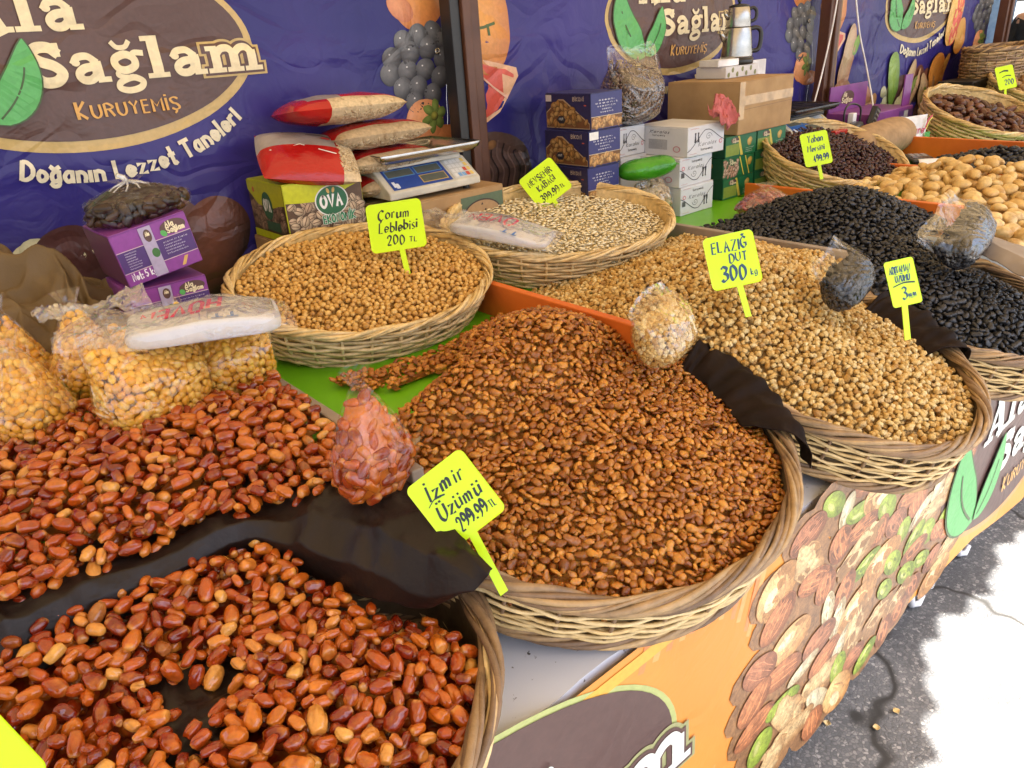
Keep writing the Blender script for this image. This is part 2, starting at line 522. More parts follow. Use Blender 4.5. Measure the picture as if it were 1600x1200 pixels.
class Ink:
    """flat print: collects (s,t) shapes with colours in layers, maps them onto a surface"""
    def __init__(s): s.v, s.f, s.c, s.k = [], [], [], 0

    def _add(s, pts, fs, cols, layer):
        b = len(s.v)
        s.k += 1
        off = layer + s.k * 0.002
        s.v += [(p[0], p[1], off) for p in pts]
        s.f += [tuple(i + b for i in f) for f in fs]
        s.c += cols if isinstance(cols, list) else [cols] * len(pts)

    def ribbon(s, path, w, col, layer=1.0, nib=None, wmin=0.3):
        n = len(path)
        if n < 2: return
        L, fs = [], []
        for i, p in enumerate(path):
            a = path[max(0, i - 1)]; b = path[min(n - 1, i + 1)]
            dx, dy = b[0] - a[0], b[1] - a[1]
            q = math.hypot(dx, dy) or 1e-9
            dx, dy = dx / q, dy / q
            ww = w[i] if hasattr(w, '__len__') else w
            if nib is not None: ww = ww * (wmin + (1 - wmin) * abs(dx * math.sin(nib) - dy * math.cos(nib)))
            e = ww * 0.35 if nib is None and i in (0, n - 1) and not hasattr(w, '__len__') else 0
            ex, ey = (-dx * e, -dy * e) if i == 0 else ((dx * e, dy * e) if i == n - 1 else (0, 0))
            L += [(p[0] + ex - dy * ww / 2, p[1] + ey + dx * ww / 2), (p[0] + ex + dy * ww / 2, p[1] + ey - dx * ww / 2)]
        fs = [(2 * i + 1, 2 * i + 3, 2 * i + 2, 2 * i) for i in range(n - 1)]
        s._add(L, fs, col, layer)

    def rect(s, x0, y0, x1, y1, col, layer=0.0, n=None):
        nx = max(1, int(abs(x1 - x0) / 0.012)); ny = max(1, int(abs(y1 - y0) / 0.012))
        pts = [(x0 + (x1 - x0) * i / nx, y0 + (y1 - y0) * j / ny) for j in range(ny + 1) for i in range(nx + 1)]
        fs = [(j * (nx + 1) + i, j * (nx + 1) + i + 1, (j + 1) * (nx + 1) + i + 1, (j + 1) * (nx + 1) + i) for j in range(ny) for i in range(nx)]
        s._add(pts, fs, col, layer)

    def blob(s, cx, cy, rx, ry, c_in, c_out=None, rot=0.0, layer=0.0, segs=20, rings=4, wob=0.0, seed=0, light=(-0.25, 0.3), shape=None, pw=1.5):
        """disc or wobbly outline, printed colour running from c_in to c_out"""
        c_out = c_out or c_in
        r_ = random.Random(seed)
        ph = [r_.uniform(0, 6.28) for _ in range(3)]
        pts, cols, fs = [(cx, cy)], [c_in], []
        co, si = math.cos(rot), math.sin(rot)
        for j in range(1, rings + 1):
            q = j / rings
            for i in range(segs):
                a = 2 * pi * i / segs
                k = 1 + wob * (math.sin(2 * a + ph[0]) + 0.6 * math.sin(3 * a + ph[1]) + 0.4 * math.sin(5 * a + ph[2]))
                if shape: k *= shape(a)
                ux, uy = q * k * math.cos(a), q * k * math.sin(a)
                pts.append((cx + (ux * rx) * co - (uy * ry) * si, cy + (ux * rx) * si + (uy * ry) * co))
                d = min(1.0, math.hypot(q * math.cos(a + rot) - light[0], q * math.sin(a + rot) - light[1]) / 1.3) ** pw
                cols.append(tuple(c_in[m] * (1 - d) + c_out[m] * d for m in range(3)))
        fs = [(0, 1 + i, 1 + (i + 1) % segs) for i in range(segs)]
        for j in range(rings - 1):
            for i in range(segs):
                i2 = (i + 1) % segs
                fs.append((1 + j * segs + i, 1 + (j + 1) * segs + i, 1 + (j + 1) * segs + i2, 1 + j * segs + i2))
        fs = [f if len(f) == 4 else f for f in fs]
        s._add(pts, fs, cols, layer)

    def poly(s, pts, col, layer=0.0):
        s._add(pts, [tuple(range(len(pts)))], col, layer)

    def text(s, txt, x, y, h, col, layer=1.0, pen=0.14, nib=None, slant=0.0, wide=1.0, gap=1.3, width=None, xf=None, wmin=0.3, jit=0.0, rv=None):
        """h: cap height. xf maps text coords to the print's coords"""
        u = h / 7.0
        adv = sum(glyph(c)[0] + gap for c in txt) - gap
        k = u * wide if width is None else width / adv
        cx = 0.0
        for c in txt:
            a, st = glyph(c)
            dy = (rv.uniform(-jit, jit) if rv else 0)
            pk_ = pen * (rv.uniform(.8, 1.25) if rv else 1)
            for p in st:
                q = [(x + (cx + px_ + slant * py_) * k, y + (py_ + dy) * u) for px_, py_ in p]
                if xf: q = [xf(*v) for v in q]
                s.ribbon(q, pk_ * h, col, layer, nib, wmin)
            cx += a + gap
        return adv * k

    def build(s, name, mapper, mat, parent, lift=0.0011):
        V = [mapper(a, b, lift * (1 + c)) for a, b, c in s.v]
        o = raw(name, V, s.f, mat, parent)
        at = o.data.color_attributes.new('Col', 'FLOAT_COLOR', 'POINT')
        at.data.foreach_set('color', np.array([(*c, 1.0) for c in s.c], dtype=np.float32).ravel())
        s.__init__()
        return o


SLAB = {'l': (3.5, [('r', .8, 0, 2.4, 7.5), ('r', 0, 0, 3.2, .9), ('r', 0, 6.6, 1.6, 7.5)]),
        'a': (5.2, [('r', 2.7, .4, 4.2, 3.7), ('r', 3.2, 0, 5.1, .95), ('s', 1.1, [(.6, 3.7), (1.2, 4.5), (2.5, 4.6), (3.4, 3.7)]), ('s', 1.25, [(3.3, 2.8), (1.8, 2.6), (.9, 1.7), (1.3, .7), (2.4, .6), (3.3, 1.4)]), ('b', .8, 3.6, .6)]),
        'm': (8.7, [('r', .7, .4, 2.1, 4.4), ('r', 3.5, .4, 4.9, 3.9), ('r', 6.3, .4, 7.7, 3.9), ('r', 0, 0, 2.75, .9), ('r', 2.95, 0, 5.5, .9), ('r', 5.75, 0, 8.5, .9), ('r', 0, 4.1, 1.8, 5.0),
                    ('s', 1.2, [(1.6, 3.5), (2.4, 4.4), (3.5, 4.4), (4.2, 3.4)]), ('s', 1.2, [(4.4, 3.5), (5.3, 4.4), (6.3, 4.4), (7, 3.4)])]),
        'S': (5.5, [('s', 1.6, [(4.2, 5.6), (3.4, 6.4), (1.9, 6.4), (1.1, 5.3), (2.0, 4.2), (3.6, 3.3), (4.4, 2.0), (3.5, .8), (2, .7), (1.0, 1.6)]), ('r', 4.0, 4.8, 4.8, 7.1), ('r', .2, 0, .95, 2.3)]),
        'ğ': (4.9, [('s', 1.2, [(2.2, 4.5), (.95, 3.9), (.75, 2.9), (1.3, 2.0), (2.3, 1.8), (3.4, 2.4), (3.6, 3.4), (3.1, 4.2), (2.2, 4.5)]), ('s', .9, [(3.2, 4.1), (3.8, 4.7), (4.8, 4.6)]),
                    ('s', .8, [(1.2, 1.9), (.8, 1.1), (1.6, .6), (3.2, .4)]), ('s', 1.0, [(3.0, .4), (4.1, -.4), (3.6, -1.4), (2.0, -1.8), (.7, -1.3), (.8, -.4), (1.8, .2), (3.0, .4)]), ('s', .75, [(1.0, 6.6), (1.6, 5.8), (2.7, 5.8), (3.3, 6.6)])]),
        'A': (7.0, [('s', 1.0, [(1.3, .4), (3.2, 7.0)]), ('s', 1.9, [(3.4, 7.0), (5.4, .4)]), ('r', 1.9, 1.9, 4.6, 2.75), ('r', 0, 0, 2.7, .9), ('r', 3.9, 0, 7.0, .9), ('r', 2.3, 6.6, 4.1, 7.4)])}


def slab(ink, txt, x, y, sx, sy, col, layer, grow=0.0, gap=0.15):
    for c in txt:
        adv, sh = SLAB[c]
        for q in sh:
            if q[0] == 'r': ink.rect(x + (q[1] - grow) * sx, y + (q[2] - grow) * sy, x + (q[3] + grow) * sx, y + (q[4] + grow) * sy, col, layer, n=1 if grow else 2)
            elif q[0] == 's':
                p = cr(q[2], 6) if len(q[2]) > 2 else q[2]
                ink.ribbon([(x + a * sx, y + b * sy) for a, b in p], (q[1] + 2 * grow) * (sx + sy) / 2, col, layer)
            else: ink.blob(x + q[1] * sx, y + q[2] * sy, (q[3] + grow) * sx, (q[3] + grow) * sy, col, layer=layer, segs=10, rings=1)
        x += (adv + gap) * sx


CREAM, GOLDP, BROWNP = (0.80, 0.70, 0.46), (0.55, 0.40, 0.16), (0.105, 0.052, 0.045)
LEAF, LEAFD = (0.10, 0.42, 0.12), (0.05, 0.10, 0.03)


def leaf_shape(ink, base, tip, w, col, col2, layer, bend=0.0):
    """leaf with dark edge line and midrib"""
    bx, by = base; tx, ty = tip
    L = math.hypot(tx - bx, ty - by)
    dx, dy = (tx - bx) / L, (ty - by) / L
    path, ws = [], []
    for i in range(15):
        t = i / 14
        o = bend * math.sin(pi * t) * L
        path.append((bx + dx * L * t - dy * o, by + dy * L * t + dx * o))
        ws.append(w * (math.sin(pi * t ** 0.8) ** 0.8) + 0.0005)
    ink.ribbon(path, [v + 0.09 * w for v in ws], col2, layer)
    ink.ribbon(path, ws, col, layer + 0.5)
    ink.ribbon(path[1:11], [0.05 * w] * 10, col2, layer + 1.0)


def logo(mapper, parent, mat, x, y, k, slogan=True, cream=CREAM, only_front=False, gold=GOLDP, rim=None, rw=.020):
    """stall logo; (x,y) lower left of the S, k scale (1 = backdrop size)"""
    P = lambda a, b: (x + a * k, y + b * k)
    ink = Ink()
    cx, cy = P(.11, .06)
    ink.blob(cx, cy, (.368 + rw * .85) * k, (.180 + rw) * k, rim or gold, layer=0.0, segs=72, rings=18)
    ink.build('printed_oval_border', mapper, mat, parent)
    ink.blob(cx, cy + .004 * k, .368 * k, .180 * k, BROWNP, (0.09, 0.045, 0.04), layer=1.0, segs=72, rings=18)
    ink.build('printed_oval', mapper, mat, parent)
    sx, sy = .01515 * k, .0118 * k
    # gold edge round the last letter, outside the oval
    slab(ink, 'm', x + 24.9 * sx, y, sx, sy, gold, 2.0, grow=.85)
    slab(ink, 'm', x + 24.9 * sx, y, sx, sy, BROWNP, 3.0, grow=.45)
    ink.build('printed_letter_border', mapper, mat, parent)
    slab(ink, 'Sağlam', x, y, sx, sy, cream, 4.0)
    slab(ink, 'Ala', x - .105 * k, y + .107 * k, sx, sy, cream, 4.0)
    ink.build('printed_lettering', mapper, mat, parent)
    ink.text('K', x + .073 * k, y - .071 * k, .036 * k, (0.66, 0.36, 0.08), 4.0, pen=.2, nib=0.2, wmin=.45, width=.022 * k)
    ink.text('URUYEMİŞ', x + .103 * k, y - .071 * k, .027 * k, (0.66, 0.36, 0.08), 4.0, pen=.22, nib=0.2, wmin=.45, width=.195 * k)
    ink.build('printed_subtitle', mapper, mat, parent)
    leaf_shape(ink, P(-.085, -.066), P(-.20, .165), .115 * k, LEAF, LEAFD, 5.0, .14)
    leaf_shape(ink, P(-.083, -.062), P(.008, .095), .075 * k, LEAF, LEAFD, 7.0, -.12)
    ink.build('printed_leaves', mapper, mat, parent)
    if slogan:
        A, B = .415 * k, .262 * k
        txt = 'Doğanın Lezzet Taneleri'
        tot = sum(glyph(c)[0] + 1.3 for c in txt)
        th = np.linspace(math.radians(244), math.radians(322), 400)
        ex, ey = cx + A * np.cos(th), cy + B * np.sin(th)
        sl = np.concatenate([[0], np.cumsum(np.hypot(np.diff(ex), np.diff(ey)))])

        def xf(s_, t_):
            q = (s_ / tot) * sl[-1]
            i = int(np.clip(np.searchsorted(sl, q), 1, len(sl) - 1))
            px, py = ex[i], ey[i]
            tx, ty = ex[i] - ex[i - 1], ey[i] - ey[i - 1]
            m = math.hypot(tx, ty)
            return (px - ty / m * t_, py + tx / m * t_)
        h = .036 * k
        ink.text(txt, 0, 0, h, (0.78, 0.72, 0.55), 4.0, pen=.25, wide=7.0 / h, xf=xf)
        ink.build('printed_slogan', mapper, mat, parent)


def disc_scatter(ink, x0, y0, x1, y1, r, n, cols, dark, layer, seed, asp=0.7, inside=None, slit=None):
    """printed picture of nuts: overlapping lit discs"""
    r_ = random.Random(seed)
    for i in range(n):
        for _ in range(20):
            a, b = r_.uniform(x0 + r * .6, x1 - r * .6), r_.uniform(y0 + r * .6, y1 - r * .6)
            if not inside or inside(a, b): break
        else: continue
        q = r * r_.uniform(.75, 1.1); rot = r_.uniform(0, 3.14)
        c = r_.choice(cols)
        ink.blob(a, b, q * 1.08, q * asp * 1.12, dark, dark, rot, layer + i * .01, 12, 1)
        ink.blob(a, b, q, q * asp, c, tuple(v * .35 for v in c), rot, layer + i * .01 + .005, 12, 3)
        if slit: ink.ribbon([(a - q * .7 * math.cos(rot), b - q * .7 * math.sin(rot)), (a + q * .8 * math.cos(rot), b + q * .8 * math.sin(rot))], q * .2, slit, layer + i * .01 + .008)
# ------------------------------------------------------------------ setting: ground, canopy, table
def ground():
    m, n, l, b = new_mat('worn_asphalt')
    pos = n.new('ShaderNodeNewGeometry').outputs['Position']
    v = n.new('ShaderNodeTexVoronoi'); v.inputs['Scale'].default_value = 120; v.inputs['Randomness'].default_value = 1.0
    l.new(pos, v.inputs['Vector'])
    sep = n.new('ShaderNodeSeparateColor'); l.new(v.outputs['Color'], sep.inputs[0])
    stone = ramp(n, l, sep.outputs[0], [(0, (0.13, 0.134, 0.14)), (0.6, (0.17, 0.172, 0.177)), (0.85, (0.23, 0.23, 0.226)), (1, (0.36, 0.35, 0.34))])
    v2 = n.new('ShaderNodeTexVoronoi'); v2.feature = 'DISTANCE_TO_EDGE'; v2.inputs['Scale'].default_value = 120
    l.new(pos, v2.inputs['Vector'])
    edge = ramp(n, l, v2.outputs['Distance'], [(0.0, (0, 0, 0)), (0.12, (1, 1, 1))])
    c = mixc(n, l, edge, (0.115, 0.117, 0.12), stone)
    big = ramp(n, l, noise(n, l, pos, 2.2, 4), [(0.38, (0.75, 0.75, 0.77)), (0.62, (1.4, 1.38, 1.35))])
    c = mixc(n, l, 0.8, c, big, 'MULTIPLY')
    ck = n.new('ShaderNodeTexVoronoi'); ck.feature = 'DISTANCE_TO_EDGE'; ck.inputs['Scale'].default_value = 1.15
    nz = n.new('ShaderNodeTexNoise'); nz.inputs['Scale'].default_value = 5; l.new(pos, nz.inputs['Vector'])
    vm = n.new('ShaderNodeVectorMath'); vm.operation = 'MULTIPLY_ADD'; vm.inputs[1].default_value = (0.3, 0.3, 0.3)
    l.new(nz.outputs['Color'], vm.inputs[0]); l.new(pos, vm.inputs[2]); l.new(vm.outputs[0], ck.inputs['Vector'])
    crack = ramp(n, l, ck.outputs['Distance'], [(0.003, (0, 0, 0)), (0.016, (1, 1, 1))])
    c = mixc(n, l, crack, (0.05, 0.048, 0.045), c)
    l.new(c, b.inputs['Base Color'])
    setp(b, rough=0.85, spec=0.3)
    h = n.new('ShaderNodeMath'); h.operation = 'MULTIPLY'
    l.new(edge, h.inputs[0]); l.new(crack, h.inputs[1])
    bumpn(n, l, b, h.outputs[0], 0.45, 0.004)
    mb = MB()
    # fine near the stall, one sheet out to the horizon
    xs = [-600, -60, -8, -2, 0, 1, 2, 3, 4, 6, 10, 60, 600]
    mb.grid(lambda u, v_: (xs[round(u * 12)], xs[round(v_ * 12)], 0.0), 13, 13)
    tag(mb.build('ground', m), kind='structure')


def canopy():
    m, n, l, b = new_mat('cream_canopy_cloth')
    out = n['Material Output']
    n.remove(b)
    d = n.new('ShaderNodeBsdfDiffuse'); d.inputs[0].default_value = (0.40, 0.32, 0.22, 1)
    t = n.new('ShaderNodeBsdfTranslucent'); t.inputs[0].default_value = (0.90, 0.64, 0.32, 1)
    mx = n.new('ShaderNodeMixShader'); mx.inputs[0].default_value = 0.13
    l.new(d.outputs[0], mx.inputs[1]); l.new(t.outputs[0], mx.inputs[2]); l.new(mx.outputs[0], out.inputs[0])
    zc = 2.45
    k = zc / sun_dir.z
    # unseen front edge, its scallops shaped to throw this shadow line on the ground
    pts = [(-6, .10), (0.4, .16), (1.0, .24), (1.30, .33), (1.48, .39), (1.62, .44), (1.76, .515), (1.9, .525), (2.1, .525), (2.35, .535), (2.6, .51), (3.4, .50), (5, .47), (9, .45), (14, .45)]
    px = np.array([p[0] for p in pts]); py = np.array([p[1] for p in pts])
    X = np.linspace(-6, 14, 1200)
    Y = np.interp(X, px, py)
    sc = np.abs(np.sin(X * pi / 0.135 + 2.2 * fbm(X * 2.1, X * 0, 3))) ** 0.6 * 0.035 + (fbm(X * 9, X * 0 + 3, 9) - .5) * 0.07
    Y = Y + sc - .05
    vx = X + k * sun_dir.x; vy = Y + k * sun_dir.y
    rows = [0, .04, .3, .6, 1.0]
    V, F = [], []
    for q in rows:
        for i in range(len(X)):
            yy = vy[i] + (3.1 - vy[i]) * q
            V.append((vx[i], yy, zc + 0.28 * (q if q < .6 else 1.2 - q) + (0.03 * math.sin(vx[i] * 3) * q * (1 - q) * 4)))
    N = len(X)
    for r in range(len(rows) - 1):
        for i in range(N - 1): F.append((r * N + i, r * N + i + 1, (r + 1) * N + i + 1, (r + 1) * N + i))
    tag(raw('canopy_roof', V, F, m, smooth=True), kind='structure')


ground()
canopy()


def stall_table():
    m, n, l, b = new_mat('worn_white_laminate')
    pos = n.new('ShaderNodeNewGeometry').outputs['Position']
    f = ramp(n, l, noise(n, l, pos, 9, 6, 0.7, 0.8), [(0.63, (0, 0, 0)), (0.665, (1, 1, 1))])
    c = mixc(n, l, f, (0.66, 0.68, 0.73), (0.34, 0.31, 0.30))
    e = ramp(n, l, noise(n, l, pos, 60, 4), [(0.66, (0, 0, 0)), (0.7, (1, 1, 1))])
    c = mixc(n, l, e, c, (0.12, 0.1, 0.09))
    l.new(c, b.inputs['Base Color']); setp(b, rough=0.35)
    t = thing('stall_table', 'long market table with worn white top under the wicker baskets', 'table', (0, YF, 0))
    top = MB()
    # worn, chipped front edge
    xs = np.linspace(-1.6, 7.5, 500)
    ch = (fbm(xs * 14, xs * 0, 5, 4) - .5) * 0.012
    V = [(x, c_, 0.74) for x, c_ in zip(xs, ch)] + [(x, .62, 0.74) for x in xs] + [(x, c_, 0.715) for x, c_ in zip(xs, ch)] + [(x, .62, 0.715) for x in xs]
    N = len(xs); F = []
    for i in range(N - 1):
        F += [(i, i + 1, N + i + 1, N + i), (2 * N + i, i + N * 3, i + N * 3 + 1, 2 * N + i + 1), (i, 2 * N + i, 2 * N + i + 1, i + 1)]
    top.add(V, F)
    top.build('table_top', m, t)
    MB().box((-1.6, .005, .700), (7.5, .03, .7145)).build('edge_rail', M['wood_dark'], t)
    for x in (-1.2, 0.62, 1.87, 2.19, 3.6, 5.2):
        for y in (.04, .58):
            lg = MB()
            lg.tube([(x, y, .70), (x, y, .05), (x + .004, y - .004, .022), (x + .03, y - .012, .014), (x + .055, y - .012, .03)], [.010, .010, .010, .009, .007], 10)
            lg.build('leg', M['white_plastic'], t, True)
    # stepped riser that carries the rear display boards
    t2 = thing('display_riser', 'long wooden riser behind the baskets carrying the green boards', 'riser', (0, .88, 0))
    MB().box((-1.6, .33, .92), (7.5, .96, .95)).build('deck', M['grey_board'], t2)
    MB().box((-1.6, .31, .02), (7.5, .33, .955)).build('front_panel', M['grey_board'], t2)
    for x in (-1.5, .45, 2.4, 4.4, 7.3):
        MB().box((x, .88, 0), (x + .05, .93, .92)).build('leg', M['grey_board'], t2)


stall_table()

SECT = [-.9, .47, 1.02, 1.79, 2.40, 2.97, 3.42, 4.6]
_bl = ['under the bags of corn nuts', 'under the chickpea basket and spilled raisins', 'under the pumpkin seeds and dried mulberries', 'behind the black raisin heap, beside white cartons',
       'under the dark berry basket and dried figs', 'under the card terminal and small black heap', 'under the far basket of dark dates']
for i in range(len(SECT) - 1):
    x0, x1 = SECT[i] + .012, SECT[i + 1] - .012
    o = MB().box((x0, 0.93 if i else 1.06, ZB - .018), (x1, 1.86, ZB), bev=.002).build('display_board', M['green_board'])
    tag(o, 'flat lime green display board ' + _bl[i], 'board', 'green display boards')
DIV = [(.47, .80, 1.32, 1.005, 'grey_board', 'grey brown divider board between red dates and green board'),
       (1.02, .83, 1.42, 1.045, 'orange_board', 'orange divider board between golden raisins and mulberries'),
       (1.79, .84, 1.42, 1.015, 'grey_board', 'grey brown divider board between mulberries and black raisins'),
       (2.40, .83, 1.55, 1.018, 'orange_board', 'orange divider board between black raisins and dried figs'),
       (2.97, .80, 1.50, 1.02, 'orange_board', 'low orange divider board behind the dried figs by the terminal'),
       (3.42, .80, 1.50, 1.055, 'orange_board', 'orange divider board below the basket of dark dates')]
for x, y0, y1, z1, mt, lb in DIV:
    o = MB().box((x - .010, y0, ZB - .05), (x + .010, y1, z1), bev=.0025).build('divider_board', M[mt])
    tag(o, lb, 'divider')


# ------------------------------------------------------------------ printed backdrop banners and posts
def back_surf(X, Z):
    w = 0.010 * math.sin(X * 5.1 + 1.3 * math.sin(Z * 7)) + 0.006 * math.sin(X * 11 + Z * 9) + 0.004 * math.sin(Z * 16 + 2 * math.sin(X * 4))
    cz = abs(((Z - 1.537) / 0.19 + 0.5) % 1.0 - 0.5)
    cx = abs(((X - .30) / 0.41 + 0.5) % 1.0 - 0.5)
    w += -0.0045 * max(0, 0.20 - cz) / 0.20 - 0.0035 * max(0, 0.12 - cx) / 0.12
    return YB + w


def back_map(X, Z, lift):
    return (X, back_surf(X, Z) - lift, Z)


M['banner_blue'] = (lambda: None)()


def banner_material(name, c1, c2, k, rough):
    m, n, l, b = new_mat(name)
    pos = n.new('ShaderNodeNewGeometry').outputs['Position']
    l.new(ramp(n, l, noise(n, l, pos, 1.6, 2), [(0.35, c1), (0.65, c2)]), b.inputs['Base Color'])
    setp(b, rough=rough, spec=0.35)
    crease_bump(n, l, b, pos, k)
    return m


M['banner_blue'] = banner_material('blue_violet_vinyl', (0.018, 0.017, 0.155), (0.045, 0.033, 0.23), 0.28, 0.34)
M['front_vinyl'] = banner_material('orange_vinyl', (0.72, 0.26, 0.045), (0.76, 0.36, 0.07), 0.10, 0.40)


def backdrop():
    names = ['crinkled blue banner with large oval logo at the left post', 'crinkled blue banner with oval logo between the two posts', 'crinkled blue banner with small looking oval logo and printed pistachios at right']
    for i in range(3):
        x0, x1 = -.62 + 2.04 * i, 1.4195 + 2.04 * i
        X0 = .345 + 2.035 * i
        t = thing('backdrop_banner', names[i], 'banner', (0, 0, 0), group='printed backdrop banners')
        mb = MB()
        nx, nz = 140, 116
        mb.grid(lambda u, v: back_map(x0 + (x1 - x0) * u, .35 + 1.68 * v, 0), nx, nz)
        mb.build('vinyl_sheet', M['banner_blue'], t, True)
        logo(back_map, t, M['vinyl_print'], X0, 1.512, 1.0)
        ink = Ink()
        # grapes, persimmon and apricots printed at the right end
        gx = X0 + .98
        G1, G2 = (0.115, 0.12, 0.135), (0.02, 0.021, 0.028)
        r_ = random.Random(3)
        ink.blob(gx + .02, 1.66, .10, .075, (0.75, 0.33, 0.10), (0.50, 0.17, 0.05), .4, 0, 28, 4, .06, 2)
        ink.blob(gx - .05, 1.635, .045, .03, (0.70, 0.30, 0.14), (0.5, 0.17, 0.08), -.6, .2, 20, 3)
        for a, b in [(.0, .045), (.05, .05), (-.05, .03), (.085, .03), (-.09, -.01), (-.03, .0), (.03, .01), (.08, -.02), (-.1, -.05), (-.04, -.045), (.02, -.045), (.07, -.07), (-.06, -.09), (-.005, -.09), (.045, -.115), (-.02, -.13)]:
            ink.blob(gx + a, 1.52 + b, .032, .031, (0.17, 0.175, 0.19), G2, 0, .4, 18, 4, .03, r_.random(), (-.2, .35))
            ink.blob(gx + a - .006 + r_.uniform(-.006, .006), 1.531 + b, .0028, .0022, (.75, .75, .75), layer=1.4, segs=8, rings=1)
        ink.blob(gx + .01, 1.335, .068, .062, (0.78, 0.36, 0.17), (0.50, 0.18, 0.07), 0, .4, 28, 5, .02, 1)
        for q in range(6):
            a = q * 1.05 + .3
            ink.blob(gx + .045 + .024 * math.cos(a), 1.345 + .026 * math.sin(a), .022, .014, (0.22, 0.30, 0.07), (0.06, 0.10, 0.02), a, 1.0, 14, 3, .1, q)
        ink.blob(gx + .045, 1.345, .013, .013, (0.34, 0.33, 0.06), (0.02, 0.02, 0.01), 0, 2.0, 14, 3)
        ink.blob(gx + .08, 1.285, .09, .03, (0.62, 0.24, 0.09), (0.35, 0.11, 0.04), 0, .3, 24, 3, .05, 5)
        ink.build('printed_grapes_and_persimmon', back_map, M['vinyl_print'], t)
        if i > 0:
            # orange, grapefruit wedge and date at the left end of the print
            ox = X0 - .825
            OR = (0.72, 0.30, 0.07)
            ink.blob(ox + .03, 1.58, .105, .14, (0.76, 0.36, 0.10), (0.50, 0.18, 0.05), 0, 0, 36, 5, .02, 1)
            ink.ribbon([(ox - .05, 1.57), (ox + .02, 1.575), (ox + .07, 1.585)], .008, (.06, .12, .04), 1.0)
            ink.ribbon([(ox + .04, 1.58), (ox + .04, 1.555)], .01, (.06, .12, .04), 1.1)
            wed = [(ox - .06, 1.50), (ox + .07, 1.472), (ox + .145, 1.455), (ox + .15, 1.43), (ox + .10, 1.375), (ox + .06, 1.33), (ox + .0, 1.30), (ox - .04, 1.305), (ox - .06, 1.33)]
            ink.poly(wed, (0.70, 0.42, 0.26), 1.5)
            ink.poly([(ox - .055, 1.49), (ox + .06, 1.458), (ox + .128, 1.45), (ox + .13, 1.43), (ox + .085, 1.375), (ox + .05, 1.338), (ox + .0, 1.315), (ox - .04, 1.317), (ox - .055, 1.34)], (0.62, 0.10, 0.07), 1.8)
            ink.ribbon([(ox - .03, 1.455), (ox + .04, 1.405), (ox + .095, 1.37)], [.006, .005, .009], (0.72, 0.44, 0.33), 2.1)
            ink.ribbon([(ox - .03, 1.455), (ox - .05, 1.38)], .004, (0.70, 0.40, 0.30), 2.2)
            for q in range(5):
                a = q * 1.26
                ink.ribbon([(ox - .03, 1.455), (ox - .03 + .016 * math.cos(a), 1.455 + .016 * math.sin(a))], .005, (0.75, 0.55, 0.42), 2.3)
            ink.build('printed_citrus', back_map, M['vinyl_print'], t)
            for q, (a, b, rx, ry, rt) in enumerate([(.045, 1.17, .13, .10, -.5), (.02, 1.06, .14, .08, .2)]):
                ink.blob(ox + a, b, rx, ry, (0.105, 0.06, 0.05), (0.022, 0.012, 0.012), rt, .4 + q, 28, 5, .05, q, (-.1, .4))
            for q in range(9):
                a = ox - .04 + q * .022
                ink.ribbon(cr([(a + .02, 1.245 - abs(q - 3) * .012), (a + .01, 1.2), (a + .03, 1.15), (a + .02, 1.10)]), .006, (.14, .085, .075) if q % 2 else (.02, .012, .012), 2)
            ink.blob(ox + .02, 1.235, .02, .014, (.30, .15, .06), (.12, .06, .03), .3, 2.5, 14, 2)
            ink.build('printed_dates', back_map, M['vinyl_print'], t)
        # dark fruit and pale berries along the foot
        fx = X0 + .25
        for q, (a, b, rx, ry) in enumerate([(-.06, 1.16, .10, .10), (.06, 1.15, .085, .085), (.03, 1.07, .13, .06), (-.27, 1.10, .13, .09)]):
            ink.blob(fx + a, b, rx, ry, (0.20, 0.075, 0.05) if q != 3 else (.085, .03, .03), (0.028, 0.016, 0.016), q * .5, q * .6, 30, 5, .03, q + 3, (-.1, .55))
        ink.build('printed_dark_fruit', back_map, M['vinyl_print'], t)
        for q in range(30):
            a, b = X0 - .04 + r_.uniform(-.20, .11), 0
            b = 1.150 - .55 * max(0, a - (X0 - .05)) + r_.uniform(-.10, .03)
            ink.blob(a, b, .034, .030, (0.62, 0.62, 0.45), (0.34, 0.34, 0.2), 0, q * .05, 14, 3, .06, q, (-.1, .5))
        ink.build('printed_pale_berries', back_map, M['vinyl_print'], t)
